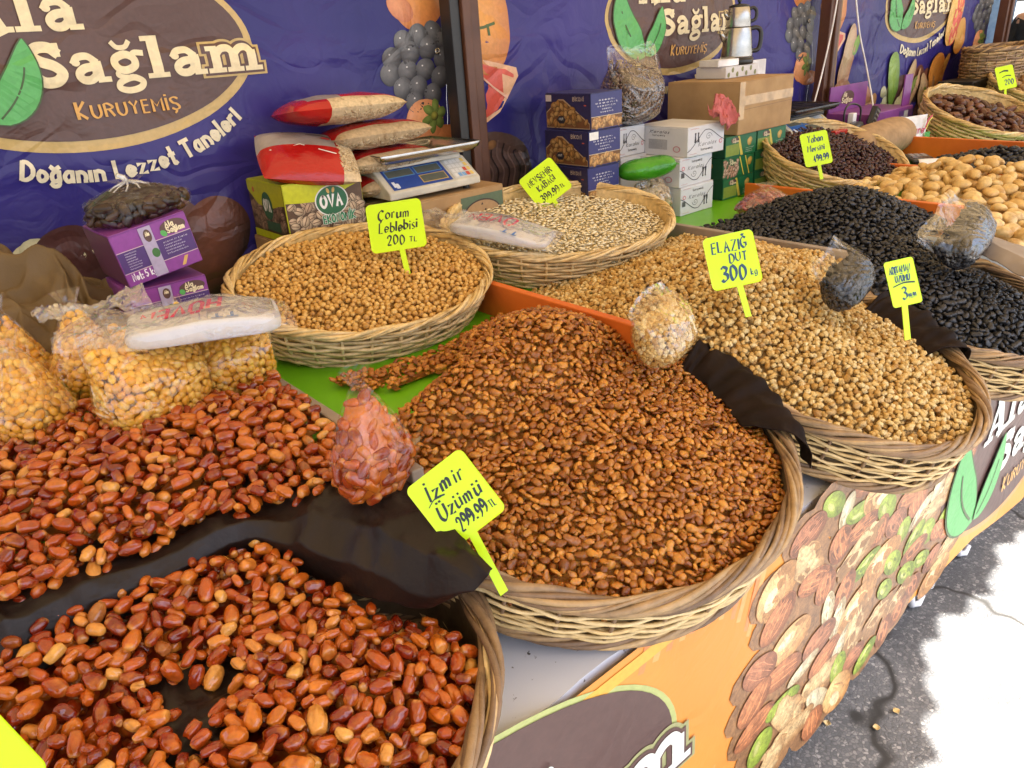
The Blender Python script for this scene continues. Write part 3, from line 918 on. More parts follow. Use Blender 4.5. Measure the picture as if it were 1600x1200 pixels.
        if i == 2:
            TA, BR = (0.50, 0.36, 0.22), (0.20, 0.12, 0.06)
            px = X0 - .62
            for q, (a, b, rx, ry, rt, c, d) in enumerate([
                (.0, 1.33, .06, .16, .05, (.55, .42, .26), (.42, .2, .12)), (.06, 1.40, .03, .05, -.4, (.22, .4, .05), (.12, .26, .03)), (.0, 1.15, .10, .10, .3, (.45, .20, .11), BR), (.09, 1.09, .07, .06, 0, (.42, .28, .15), BR),
                (.20, 1.13, .055, .085, .1, (.52, .24, .14), (.3, .12, .06)), (.29, 1.11, .035, .05, 0, (.58, .33, .15), (.35, .15, .06)),
                (.50, 1.21, .06, .13, .05, (.26, .42, .07), (.10, .20, .03)), (.66, 1.18, .04, .13, -.5, (.60, .45, .28), (.4, .24, .13)), (.71, 1.13, .03, .10, -.6, (.24, .30, .07), (.08, .09, .02)), (.76, 1.15, .022, .10, -.35, (.58, .36, .22), (.35, .2, .1)),
                (.62, 1.03, .08, .09, .2, (.55, .5, .3), (.3, .22, .12)), (.88, 1.11, .07, .11, .4, (.58, .42, .24), (.3, .12, .05)), (.90, 1.05, .04, .09, .1, (.26, .35, .08), (.1, .15, .03)),
                (1.06, 1.17, .11, .14, .1, (.70, .30, .06), (.5, .16, .03)), (1.16, 1.22, .03, .08, -.3, (.7, .4, .1), (.5, .2, .05)), (1.02, 1.07, .035, .12, -.1, (.45, .25, .12), (.2, .1, .05)),
                (1.15, 1.52, .10, .20, -.35, (.75, .50, .12), (.72, .36, .08)), (1.18, 1.50, .065, .17, -.35, (.72, .10, .05), (.55, .06, .03)), (1.27, 1.38, .08, .10, -.2, (.72, .42, .10), (.55, .22, .04))]):
                ink.blob(px + a, b, rx, ry, c, d, rt, 8 + q * .12, 26, 4, .04, q)
            ink.build('printed_pistachios', back_map, M['vinyl_print'], t)
        # eyelets along the side edge
        for z in (1.52, 1.05):
            g = MB()
            x = x1 - .035
            g.lathe([(.004, -.001), (.009, -.001), (.009, .002), (.004, .002), (.004, -.001)], 14, Matrix.Translation((x, back_surf(x, z) - .003, z)) @ Matrix.Rotation(pi / 2, 4, 'X'), cap=False)
            g.build('eyelet', M['steel'], t, True)


backdrop()
for i, lb in enumerate(['dark brown stall post behind the electronic scale', 'brown stall post with hanging white cables behind second scale', 'narrow brown stall post at the far right end of the banners']):
    x = 1.425 + 2.035 * i
    t = thing('stall_post', lb, 'post', (x, 1.84, 0))
    MB().box((-.052, .0, 0), (-.020, .05, 2.5), bev=.003).build('edge_strip', M['black_plastic'] if i == 0 else M['wood_dark'], t)
    MB().box((-.018, -.012, 0), (.012, .05, 2.5), bev=.004).build('upright', M['wood_dark'], t)
    MB().box((.014, .004, 0), (.052, .05, 2.5), bev=.004).build('upright', M['wood_dark'] if i != 1 else M['post_tan'], t)


# ------------------------------------------------------------------ front banner
def front_surf(X, Z):
    return YF - .012 - .018 * (T0 - Z) * (1 + math.sin(X * 2.3)) - .006 * math.sin(X * 6.0 + Z * 5) * (T0 - Z) / .5


def front_map(X, Z, lift):
    return (X, front_surf(X, Z) - lift, Z)


def front_banner():
    t = thing('front_banner', 'orange printed banner with brown oval logos and nuts hanging from table front', 'banner', (0, 0, 0))
    zb = lambda X: float(np.interp(X, [-1.5, .9, 1.35, 1.6, 1.9, 2.1, 2.5, 3.2, 7.5], [.20, .19, .18, .16, .145, .16, .095, .12, .15]))
    mb = MB()
    mb.grid(lambda u, v: front_map(-1.5 + 9 * u, zb(-1.5 + 9 * u) + (T0 - .004 - zb(-1.5 + 9 * u)) * v, 0), 361, 22)
    mb.build('vinyl_sheet', M['front_vinyl'], t, True)
    ink = Ink()
    GR = (0.42, 0.46, 0.16)
    # pale rays
    r_ = random.Random(5)
    for q in range(12):
        x = .50 + q * .03 + r_.uniform(-.01, .01)
        ink.ribbon([(x, .30), (x + .16, .73)], [.004, .016], (0.80, 0.34, 0.10) if q % 2 else (0.74, 0.24, 0.07), 0)
    ink.rect(-1.4, .700, .95, .722, (0.76, 0.40, 0.05), .1)
    ink.build('printed_rays', front_map, M['front_print'], t)
    logo(front_map, t, M['front_print'], .035, .435, 1.42, False, (0.72, 0.76, 0.68), rim=GR, gold=(.33, .33, .15), rw=.011)
    logo(front_map, t, M['front_print'], 2.14, .350, 1.40, False, (0.72, 0.76, 0.68), rim=(.60, .30, .10), gold=(.33, .33, .15), rw=.010)
    ink.text('®', .445, .640, .022, (.72, .76, .68), 6, pen=.1)
    ink.text('®', 2.43, .60, .016, (.72, .76, .68), 6, pen=.1)
    ink.build('printed_mark', front_map, M['front_print'], t)
    # picture of mixed nuts
    kinds = {'almond': (.036, .024, (0.55, .21, .08), (.24, .08, .03)), 'cashew': (.046, .036, (.82, .53, .22), (.46, .22, .07)), 'pist': (.033, .020, (.38, .48, .06), (.17, .24, .02)),
             'walnut': (.056, .028, (.72, .50, .24), (.34, .17, .06)), 'seed': (.038, .015, (.74, .66, .44), (.44, .34, .18)), 'hazel': (.034, .026, (.48, .19, .09), (.20, .07, .03))}
    FK = 1.6
    r_ = random.Random(12)
    lay = []
    for _ in range(2600):
        x, z = r_.uniform(.83, 1.90), r_.uniform(.17, .72)
        if x < 1.12 - .5 * (.45 - abs(z - .40)) or (x > 1.78 and z > .62): continue
        kd = r_.choices(['almond', 'cashew', 'pist', 'walnut', 'seed', 'hazel'], [5, 4, 2.6, 4, 1.0, 3.5])[0]
        rr = kinds[kd][1]
        if all(math.hypot((x - q[1]) / FK, z - q[2]) > (rr + kinds[q[0]][1]) * 1.02 for q in lay): lay.append((kd, x, z, r_.uniform(0, 3.14)))
    lay.sort(key=lambda q: -q[2])
    for q in lay: ink.blob(q[1] / FK, q[2], .055, .052, (.24, .12, .05), (.30, .15, .06), layer=1.0, segs=14, rings=2, wob=.06, seed=q[1])
    for q, (kd, x, z, rt) in enumerate(lay):
        rx, ry, c, d = kinds[kd]
        k_ = r_.uniform(.95, 1.2)
        rx, ry = rx * k_, ry * k_
        x /= FK
        L = 2.2 + q * .012
        sh = None
        if kd == 'walnut': sh = lambda a, p=q: 1 + .10 * math.sin(5 * a + p) + .06 * math.sin(9 * a + 2 * p)
        ink.blob(x, z, rx * 1.09, ry * 1.10, tuple(v * .85 for v in d), None, rt, L, 22, 2, .02, q, shape=sh)
        ink.blob(x, z, rx * 1.06, ry * 1.06, c, d, rt, L + .004, 22, 5, .02, q, (-.3, .35), sh, 1.3)
        co, si = math.cos(rt), math.sin(rt)
        P = lambda u, v: (x + u * rx * co - v * ry * si, z + u * rx * si + v * ry * co)
        if kd in ('almond', 'hazel'):
            for k in range(7):
                v0 = -.72 + k * .24
                e = (1 - v0 * v0) ** .5 * .85
                hi = tuple(min(1, w_ * (1.28 if k % 2 else .72)) for w_ in c)
                ink.ribbon(cr([P(-e, v0 * .75), P(-e * .3, v0 + .08 * math.sin(k * 2 + q)), P(e * .3, v0 + .08 * math.cos(k * 3 + q)), P(e, v0 * .75)], 4), [ry * .02] + [ry * (.05 if kd == 'hazel' else .075)] * 11 + [ry * .02], hi, L + .008)
        elif kd == 'walnut':
            for k in range(9):
                u, v = -.75 + k * .19 + r_.uniform(-.05, .05), r_.uniform(-.5, .5)
                lt = r_.uniform(.85, 1.15)
                ink.blob(*P(u, v), rx * .17, ry * .42, tuple(min(1, w_ * lt) for w_ in c), tuple(w_ * lt * .6 for w_ in c), rt + r_.uniform(-.5, .5), L + .007, 12, 3, .15, k + q)
        elif kd == 'cashew':
            ink.ribbon(cr([P(-.6, -.3), P(-.1, -.45), P(.3, -.3), P(.7, -.1)], 4), ry * .09, (.46, .24, .10), L + .008)
            ink.blob(*P(-.2, .3), rx * .45, ry * .35, (.88, .68, .42), (.79, .53, .28), rt, L + .008, 14, 3)
        elif kd == 'pist':
            ink.ribbon(cr([P(-.7, .05), P(.0, -.18), P(.7, .05)], 4), ry * .13, (.28, .35, .04), L + .008)
            ink.blob(*P(.1, .35), rx * .45, ry * .28, (.54, .56, .2), (.44, .46, .1), rt, L + .008, 12, 2)
        else:
            ink.ribbon([P(-.8, 0), P(.8, 0)], ry * .12, (.78, .71, .53), L + .008)
    ink.build('printed_nuts', lambda X, Z, li: front_map(X * FK, Z, li), M['nut_print'], t, .0007)
    # loose clear plastic hanging under the hem
    mb = MB()
    mb.grid(lambda u, v: (1.80 + .10 * u, YF + .01 + .02 * math.sin(u * 6), .15 - .05 * v * math.sin(pi * u) ** .5), 12, 6)
    o = tag(mb.build('plastic_scrap', M['film_milk'], None, True), 'loose scrap of clear plastic hanging below the banner hem', 'plastic scrap')


front_banner()
for x, y, r, lb in [(1.35, .555, .3, 'small dry leaf on the shaded asphalt near the banner'), (1.50, .46, 1.2, 'curled tan leaf on the shaded asphalt near sunlight edge'), (1.42, .47, 2.2, 'tiny pale leaf lying on the shaded asphalt')]:
    mb = MB()
    mb.grid(lambda u, v: (x + .016 * (u - .5) * math.cos(r) - .009 * (v - .5) * math.sin(pi * min(.99, u + .01)) * math.sin(r) * 2, y + .016 * (u - .5) * math.sin(r) + .009 * (v - .5) * math.sin(pi * min(.99, u + .01)) * 2 * math.cos(r), .003 + .005 * (v - .5) ** 2 * 4), 7, 5)
    tag(solidify(mb.build('fallen_leaf', M['willow'], None, True), .0006), lb, 'leaf')
# ------------------------------------------------------------------ wicker baskets
class Bk:
    pass


def basket(label, C, a, b, tilt, yaw=0.0, depth=.13, taper=.80, style='pale', rows=12, stakes=26, rim_r=.0052, name='wicker_basket', group='wicker baskets', seg=6, base_bot=None, back=1.0, left=1.0):
    """tilted oval basket; C centre of the rim plane. Returns frame info for filling"""
    B = Bk()
    B.C = Vector(C); B.a, B.b = a, b
    B.R = Matrix.Rotation(math.radians(tilt), 3, 'X') @ Matrix.Rotation(math.radians(yaw), 3, 'Z')
    low = B.C + B.R @ Vector((0, 0, -depth))
    t = thing(name, label, 'basket', tuple(low), 0, group)
    t.rotation_euler = B.R.to_euler()
    r_ = random.Random(int(abs(C[0]) * 1000) + 3)
    big = style == 'brown'

    def wall(ph, v, off=0.0):
        # v 0 base .. 1 rim, in the basket's own frame, base at z 0
        q = taper + (1 - taper) * v ** .85 + .02 * math.sin(pi * v)
        sb = math.sin(ph); cb = math.cos(ph)
        return Vector(((a * q + off) * cb * (left if cb < 0 else 1.0), (b * q + off) * sb * (back if sb > 0 else 1.0), depth * v))
    n = stakes * seg
    # added liner that blocks light between the canes; shade-dark in the big baskets
    mb = MB()
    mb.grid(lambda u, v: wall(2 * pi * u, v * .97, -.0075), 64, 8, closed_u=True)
    mb.build('gap_liner', M['basket_shade'] if big else M['willow'], t, True)
    mb = MB().lathe([(.001, .004), (1.0, .004), (1.0, .0), (.001, .0)], 48, Matrix.Diagonal((a * taper * .985, b * taper * .985, 1, 1)), cap=False)
    mb.v = [(v[0] * (left if v[0] < 0 else 1.0), v[1] * (back if v[1] > 0 else 1.0), v[2]) for v in mb.v]
    mb.build('base', M['willow_brown'] if big else M['willow'], t)
    # woven canes
    wv, wd = MB(), MB()
    h = depth / rows
    th = h * (.36 if big else .43)
    for r in range(rows):
        v = (r + .5) / rows
        dark = big and (v < .12)
        ph0 = r_.uniform(0, .2)
        am = .0042 if big else .0034
        path, rad = [], []
        k2 = 2 if big else 1
        for i in range(n):
            ph = 2 * pi * i / n
            w = math.sin(stakes / 2 * ph + pi * (r % 2) + ph0 * .3)
            p = wall(ph, v + (.012 * math.sin(stakes / 2 * ph * k2 + r * 1.7) * (1.6 if big else 1)), am * w)
            p.z += .0012 * math.sin(ph * 9 + r * 2.3)
            path.append(p); rad.append(th * (1 + .12 * math.sin(ph * 5 + r)))
        (wd if dark else wv).tube(path, rad, 5, closed=True)
    o = wv.build('woven_canes', M['willow_pale'] if big else M['willow_pale'] if style == 'pale' else M['willow_brown'], t, True); o['kind'] = 'stuff'
    if big:
        o = wd.build('woven_brown_canes', M['willow_brown'], t, True); o['kind'] = 'stuff'
    st = MB()
    for i in range(stakes):
        ph = 2 * pi * (i + .5) / stakes
        st.tube([wall(ph, .02, .0022), wall(ph, .5, .0028), wall(ph, .98, .0022)], .0036, 5)
    o = st.build('stakes', M['willow_brown'] if big else M['willow_pale'] if style == 'pale' else M['willow_brown'], t, True); o['kind'] = 'stuff'
    # rope-like rim of long canes, each one wound round the edge
    ns = 15 if big else 10
    Rb = .0150 if big else .0112
    for s_ in range(ns):
        mb = MB()
        rr = (rim_r if big else rim_r * .8) * r_.uniform(.7, 1.2)
        turns = r_.choice([5, 6, 7]) if big else r_.choice([7, 8, 9])
        p0 = 2 * pi * s_ / ns
        N = 150
        wob = r_.uniform(0, 6)
        path = []
        for i in range(N):
            ph = 2 * pi * i / N
            ang = p0 + turns * ph + .5 * math.sin(3 * ph + wob)
            q = wall(ph, 1.0, 0)
            nrm = Vector((math.cos(ph), math.sin(ph), 0))
            kx = Rb * (.9 + .25 * math.sin(2 * ph + wob))
            path.append(q + nrm * (kx * .75 * math.cos(ang)) + Vector((0, 0, kx * (.8 if big else .7) * math.sin(ang) - .004)))
        mb.tube(path, [rr * (1 + .25 * math.sin(i * .21 + s_)) for i in range(N)], 5, closed=True)
        mb.build('rim_cane', M['willow_brown'] if style in ('brown', 'dark') else M['willow'], t, True)
    if big or base_bot:
        for s_ in range(5):
            mb = MB()
            path = []
            for i in range(120):
                ph = 2 * pi * i / 120
                ang = 2 * pi * s_ / 5 + 9 * ph
                path.append(wall(ph, .0, .004) + Vector((math.cos(ph), math.sin(ph), 0)) * .007 * math.cos(ang) + Vector((0, 0, .007 * math.sin(ang) + .002)))
            mb.tube(path, .0048, 5, closed=True)
            mb.build('foot_cane', M['willow_brown'], t, True)
    B.obj = t
    B.tilt = math.radians(tilt); B.back = back; B.left = left
    B.inv = B.R.inverted()
    return B


def bk_rho(B, X, Y):
    """normalised distance from the axis for points of the rim plane seen from above, and plane height"""
    ct, tt = math.cos(B.tilt), math.tan(B.tilt)
    y = (Y - B.C.y) / ct; x = X - B.C.x
    yaw = math.atan2(B.R[1][0], B.R[0][0])
    c, s = math.cos(yaw), math.sin(yaw)
    xr, yr = x * c + y * s, -x * s + y * c
    yr = np.where(yr > 0, yr / B.back, yr); xr = np.where(xr < 0, xr / B.left, xr)
    return np.sqrt((xr / B.a) ** 2 + (yr / B.b) ** 2), B.C.z + (Y - B.C.y) * tt


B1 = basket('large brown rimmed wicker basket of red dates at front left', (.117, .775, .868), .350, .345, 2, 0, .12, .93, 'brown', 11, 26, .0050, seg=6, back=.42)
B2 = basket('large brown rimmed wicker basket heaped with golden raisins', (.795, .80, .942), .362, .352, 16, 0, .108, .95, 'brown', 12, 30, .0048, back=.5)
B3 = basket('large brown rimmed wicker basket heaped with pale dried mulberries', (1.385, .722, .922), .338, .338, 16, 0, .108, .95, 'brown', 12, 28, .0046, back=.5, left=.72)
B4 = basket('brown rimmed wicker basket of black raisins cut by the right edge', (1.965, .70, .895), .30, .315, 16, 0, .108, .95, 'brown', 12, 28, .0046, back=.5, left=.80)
B5 = basket('pale oval wicker basket filled with roasted chickpeas', (.78, 1.44, 1.10), .290, .238, 14, 0, .105, .86, 'pale', 11, 30, .0048)
B6 = basket('pale oval wicker basket filled with pumpkin seeds', (1.415, 1.475, 1.098), .340, .245, 11, -6, .105, .84, 'pale', 11, 30, .0048)
B7 = basket('pale oval wicker basket filled with small dark purple berries', (2.79, 1.43, 1.088), .325, .245, 22, 0, .13, .80, 'pale', 11, 28, .0058, seg=4)
B8 = basket('pale oval wicker basket filled with big dark dates at right', (4.10, 1.40, 1.095), .37, .255, 22, 0, .15, .84, 'pale', 10, 26, .0065, seg=4)
B9 = basket('small pale basket of brown nuts behind the dark dates', (4.98, 1.44, 1.12), .36, .25, 18, 0, .13, .84, 'pale', 9, 26, .0065, seg=4)
B10 = basket('upright dull brown wicker basket at the far right end', (5.15, 1.74, 1.315), .34, .15, 0, 0, .17, .97, 'dark', 11, 26, .006, seg=4)


# ------------------------------------------------------------------ heaps of small goods: pieces dropped one by one onto a height field
def ico(sub):
    bm = bmesh.new()
    bmesh.ops.create_icosphere(bm, subdivisions=sub, radius=1.0)
    bm.verts.index_update()
    V = np.array([v.co[:] for v in bm.verts]); F = np.array([[v.index for v in f.verts] for f in bm.faces])
    bm.free()
    return V, F


ICO0, ICO1, ICO2, ICO3 = ico(1), ico(2), ico(3), ico(4)


def bump3(V, amp, freq, seed):
    r_ = np.random.default_rng(seed)
    out = np.zeros(len(V))
    for k in range(5):
        d = r_.normal(size=3); d /= np.linalg.norm(d)
        out += np.sin(V @ d * freq * r_.uniform(.6, 1.5) + r_.uniform(0, 6.28))
    return V * (1 + amp * out[:, None] / 2.2)


def shapes(kind, lod=1):
    res = []
    lo, mi = (ICO0, ICO1) if lod == 0 else (ICO1, ICO2)
    hi = lod == 2
    for s in range(10):
        if kind == 'date':
            V, F = ICO3 if hi else mi
            V = V.copy()
            V[:, 0] = np.sign(V[:, 0]) * np.abs(V[:, 0]) ** 1.05
            V[:, 1:] *= (1.0 - V[:, :1] ** 2 * .72 + 1e-6) ** .5 / np.maximum(1e-3, (1 - np.clip(np.abs(V[:, :1]), 0, .97) ** 1.74)) ** .5 * .92   # blunt ends
            V[:, 1:] *= 1 + .05 * np.sin(V[:, :1] * 3 + s)
            rr = np.random.default_rng(s)
            ang = np.arctan2(V[:, 2], V[:, 1])
            for q in range(3):                                          # long shrivel folds
                V[:, 1:] *= (1 - .12 * np.exp(-((np.angle(np.exp(1j * (ang - rr.uniform(-3, 3) - .5 * V[:, 0])))) / .24) ** 2) * np.clip(1 - V[:, 0] ** 2 * .7, 0, 1))[:, None]
            V = bump3(V, .05, 5.0, s + 50)
            if hi: V = bump3(V, .02, 13.0, s + 90)
        elif kind == 'raisin':
            V, F = lo
            V = bump3(V.copy(), .22, 4.2, s + 9); V[:, 2] += .22 * V[:, 0] ** 2 * (1 if s % 2 else -1)
        elif kind == 'mulberry':
            V, F = lo
            V = bump3(V.copy(), .24, 7.5, s + 29)
        elif kind == 'pea':
            V, F = lo
            V = bump3(V.copy(), .05, 4.0, s + 39)
        elif kind == 'fig':
            V, F = mi
            V = V.copy()
            V[:, :2] *= (1 - .22 * np.clip(V[:, 2:3], 0, 1)); V[:, 0] += .15 * np.clip(V[:, 0] - .4, 0, 1)
            V = bump3(V, .08, 3.2, s + 61)
            d = np.hypot(V[:, 0], V[:, 1]); V[:, 2] -= .25 * np.exp(-(d / .35) ** 2) * np.sign(V[:, 2])
        elif kind == 'seed':
            V = np.array([(-1, 0, 0), (-.5, .75, 0), (.2, .95, 0), (.75, .6, 0), (1, 0, 0), (.75, -.6, 0), (.2, -.95, 0), (-.5, -.75, 0), (.1, 0, 1.0), (.1, 0, -1.0)], float)
            F = np.array([(i, (i + 1) % 8, 8) for i in range(8)] + [((i + 1) % 8, i, 9) for i in range(8)])
            F = F[:, ::-1]
            V[8, 2] = .9; V[9, 2] = -.9
            V[:, 1] *= 1 + .1 * math.sin(s)
        res.append((V, F))
    return res


SHAPE_HI = {'date': shapes('date', 2)}
SHAPE_LO = {k: shapes(k, 0) for k in ('date', 'raisin', 'mulberry', 'pea', 'fig')}
SHAPE = {k: shapes(k) for k in ('date', 'raisin', 'mulberry', 'pea', 'fig', 'seed')}


def drop(seed, box, res, hfun, inside, size, n, depth, lim=.006, tilt=.35, sizevar=.14, sink=.32):
    x0, x1, y0, y1 = box
    r_ = np.random.default_rng(seed)
    nx, ny = int((x1 - x0) / res) + 1, int((y1 - y0) / res) + 1
    X, Y = np.meshgrid(x0 + np.arange(nx) * res, y0 + np.arange(ny) * res)
    Tt = hfun(X, Y); Mk = inside(X, Y)
    gy, gx = np.gradient(Tt, res)
    H = np.where(Mk, Tt - depth, Tt - depth - .02)
    cells = np.argwhere(Mk)
    if len(cells) == 0: return np.zeros((0, 3)), np.zeros((0, 3, 3)), np.zeros(0)
    P, A, patches = [], [], []
    cand = r_.integers(0, len(cells), size=(n, 5))
    ang = r_.uniform(0, 2 * pi, n); til = r_.normal(0, tilt, (n, 2)); sv = np.clip(r_.normal(1, sizevar, (n, 1)), .65, 1.35) * np.clip(r_.normal(1, sizevar * .5, (n, 3)), .8, 1.2)
    for i in range(n):
        cc = cells[cand[i]]
        k = int(np.argmin(H[cc[:, 0], cc[:, 1]] - Tt[cc[:, 0], cc[:, 1]]))
        j0, i0 = cc[k]
        s = np.array(size) * sv[i]
        nz = np.array([-np.clip(gx[j0, i0], -.9, .9) + til[i, 0], -np.clip(gy[j0, i0], -.9, .9) + til[i, 1], 1.0]); nz /= np.linalg.norm(nz)
        ax = np.array([math.cos(ang[i]), math.sin(ang[i]), 0]); ax -= nz * ax.dot(nz); ax /= np.linalg.norm(ax)
        R = np.stack([ax, np.cross(nz, ax), nz], 1)
        RS = R * s
        ex = math.sqrt((RS[0] ** 2).sum()); ey = math.sqrt((RS[1] ** 2).sum())
        ri, rj = int(ex / res) + 1, int(ey / res) + 1
        ja, jb, ia, ib = max(0, j0 - rj), min(ny, j0 + rj + 1), max(0, i0 - ri), min(nx, i0 + ri + 1)
        dx = (np.arange(ia, ib) - i0)[None, :] * res; dy = (np.arange(ja, jb) - j0)[:, None] * res
        Q = (R / (s * s)) @ R.T
        Bq = Q[0, 2] * dx + Q[1, 2] * dy
        Cq = Q[0, 0] * dx * dx + 2 * Q[0, 1] * dx * dy + Q[1, 1] * dy * dy - 1
        D = Bq * Bq - Q[2, 2] * Cq
        ok = D > 0
        sq = np.sqrt(np.maximum(D, 0))
        lo = (-Bq - sq) / Q[2, 2]
        hh = H[ja:jb, ia:ib]
        z = float(np.max(np.where(ok, hh - lo, -1e9))) - sink * s[2]
        top = z + math.sqrt((RS[2] ** 2).sum())
        if top > Tt[j0, i0] + lim + s[2]: continue
        up = z + (-Bq + sq) / Q[2, 2]
        H[ja:jb, ia:ib] = np.where(ok, np.maximum(hh, up), hh)
        P.append((x0 + i0 * res, y0 + j0 * res, z)); A.append(RS); patches.append((ja, jb, ia, ib, ok, up))
    vis = np.array([float((np.where(ok, up, -9) >= H[ja:jb, ia:ib] - 1e-5).sum()) / max(1, ok.sum()) for ja, jb, ia, ib, ok, up in patches])
    keep = vis > .04
    return np.array(P)[keep], np.array(A)[keep], vis[keep]


def set_lx(me, x):
    """how far along its piece each point lies, end to end"""
    at = me.attributes.new('lx', 'FLOAT', 'POINT'); at.data.foreach_set('value', np.ascontiguousarray(x, dtype=np.float32))
    return me


def join_pieces(name, kind, P, A, extra=None, vis=None):
    VV, FF, LX, off = [], [], [], 0
    idx = np.arange(len(P)) % 10
    low = (vis < .42) if vis is not None and kind in SHAPE_LO else np.zeros(len(P), bool)   # nearly buried pieces stay coarse
    for lod, sh in ((False, SHAPE[kind]), (True, SHAPE_LO.get(kind))):
        if sh is None: continue
        for k, (V, F) in enumerate(sh):
            s = np.where((idx == k) & (low == lod))[0]
            if len(s) == 0: continue
            W = np.einsum('nij,vj->nvi', A[s], V) + P[s][:, None, :]
            VV.append(W.reshape(-1, 3)); LX.append(np.tile(V[:, 0], len(s)))
            FF.append((F[None] + (np.arange(len(s)) * len(V))[:, None, None] + off).reshape(-1, 3))
            off += len(s) * len(V)
    if extra is not None:
        V, F = extra
        VV.append(V); FF.append(F + off); LX.append(np.zeros(len(V)))
    return set_lx(np_mesh(name, np.concatenate(VV), np.concatenate(FF)), np.concatenate(LX))


def bed(box, res, hfun, inside, depth):
    """the packed body of the heap under its loose top layer"""
    x0, x1, y0, y1 = box
    nx, ny = int((x1 - x0) / res) + 1, int((y1 - y0) / res) + 1
    X, Y = np.meshgrid(x0 + np.arange(nx) * res, y0 + np.arange(ny) * res)
    Z = hfun(X, Y) - depth; Mk = inside(X, Y)
    V = np.stack([X, Y, Z], -1).reshape(-1, 3)
    q = np.argwhere(Mk[:-1, :-1] & Mk[1:, :-1] & Mk[:-1, 1:] & Mk[1:, 1:])
    a = q[:, 0] * nx + q[:, 1]
    F = np.concatenate([np.stack([a, a + 1, a + nx + 1], 1), np.stack([a, a + nx + 1, a + nx], 1)])
    return V, F


HEAP_TOP = {}


def heap(name, label, cat, kind, mat, seed, box, hfun, inside, size, n, singles=0, single_name=None, single_label=None, single_cat=None, group=None, res=None, layers=2.2, **kw):
    res = res or min(size) * .42
    dep = size[2] * 2 * layers * .55
    P, A, vis = drop(seed, box, res, hfun, inside, size, n, dep, **kw)
    HEAP_TOP[name] = hfun
    d = np.linalg.norm(P - np.array([0, 0, CAM_H]), axis=1)
    one = np.zeros(len(P), bool)
    if singles:
        q = (P - np.array([0, 0, CAM_H])) @ CAM_R
        u, v = q[:, 0] / q[:, 2] * FPX + 800, q[:, 1] / q[:, 2] * FPX + 600
        fr = (u > -5) & (u < 1605) & (v > 0) & (v < 1205)
        good = np.where((vis > .55) & fr)[0]
        one[good[np.argsort(d[good])[:singles]]] = True
        meshes = []
        for V, F in SHAPE_HI.get(kind, SHAPE[kind]):
            me = set_lx(np_mesh(single_name, V, F), V[:, 0]); me.materials.append(mat); meshes.append(me)
        for j, i in enumerate(np.where(one)[0]):
            o = bpy.data.objects.new(single_name, meshes[j % len(meshes)])
            COL.link(o)
            sc = np.linalg.norm(A[i], axis=0); R = A[i] / sc
            o.matrix_world = Matrix.Translation(P[i]) @ Matrix(R.tolist()).to_4x4() @ Matrix.Diagonal((*sc, 1))
            lb = single_label(P[i]) if callable(single_label) else single_label
            tag(o, lb, single_cat, group(P[i]) if callable(group) else group)
    if (~one).any():
        me = join_pieces(name, kind, P[~one], A[~one], bed(box, .012, hfun, inside, size[2] * 2 * max(1.6, layers * .55 - .3)), vis[~one])
        tag(link_mesh(name, me, mat), label, cat, None, 'stuff')
    return P, A, vis


def inpoly(X, Y, poly):
    r = np.zeros(np.shape(X), bool)
    n = len(poly)
    for i in range(n):
        (xa, ya), (xb, yb) = poly[i], poly[(i + 1) % n]
        c = ((ya > Y) != (yb > Y)) & (X < (xb - xa) * (Y - ya) / (yb - ya + 1e-12) + xa)
        r ^= c
    return r


def sst(e0, e1, x):
    t = np.clip((x - e0) / (e1 - e0), 0, 1)
    return t * t * (3 - 2 * t)


G = {}
G['date'] = grain_mat('glossy_date', [(0, (0.16, 0.011, 0.003)), (.3, (0.28, 0.032, 0.004)), (.6, (0.41, 0.070, 0.006)), (.87, (0.53, 0.14, 0.012)), (.98, (0.68, 0.35, 0.075)), (1, (0.19, 0.016, 0.003))], 0.20, (0.58, 0.18, 0.013), 40, (0.5, 0.85), (80, 0.4, 0.005), end=(0.66, 0.31, 0.06), coat=1.0, coatr=.03, spec=.2)
G['raisin'] = grain_mat('golden_raisin', [(0, (0.21, 0.060, 0.007)), (.3, (0.37, 0.128, 0.015)), (.6, (0.50, 0.20, 0.026)), (.85, (0.63, 0.29, 0.048)), (1, (0.29, 0.088, 0.010))], 0.30, (0.20, 0.060, 0.009), 80, (0.5, 0.8), (230, .8, .002), sss=.35, sssr=.006)
G['mulberry'] = grain_mat('dried_mulberry', [(0, (0.50, 0.26, 0.05)), (.3, (0.68, 0.42, 0.12)), (.65, (0.78, 0.55, 0.21)), (.9, (0.85, 0.66, 0.32)), (1, (0.42, 0.20, 0.04))], 0.65, (0.50, 0.26, 0.055), 110, (0.55, 0.75), (420, .9, .003))
G['black'] = grain_mat('black_raisin', [(0, (0.008, 0.008, 0.010)), (.5, (0.017, 0.017, 0.020)), (1, (0.030, 0.029, 0.032))], 0.42, (0.06, 0.06, 0.065), 90, (0.62, 0.85), (220, .7, .002))
G['chickpea'] = grain_mat('roasted_chickpea', [(0, (0.52, 0.27, 0.055)), (.5, (0.66, 0.38, 0.09)), (.9, (0.74, 0.48, 0.15)), (1, (0.42, 0.2, 0.04))], 0.5, (0.40, 0.19, 0.04), 80, (0.55, 0.75), (200, .4, .002))
G['seed'] = grain_mat('pumpkin_seed', [(0, (0.80, 0.62, 0.32)), (.5, (0.88, 0.74, 0.44)), (1, (0.90, 0.80, 0.56))], 0.45, (0.70, 0.50, 0.22), 70, (0.6, 0.8), None)
G['berry'] = grain_mat('dark_berry', [(0, (0.020, 0.006, 0.007)), (.5, (0.042, 0.012, 0.013)), (1, (0.085, 0.024, 0.02))], 0.4, (0.10, 0.04, 0.04), 90, (0.62, 0.85), (200, .5, .002))
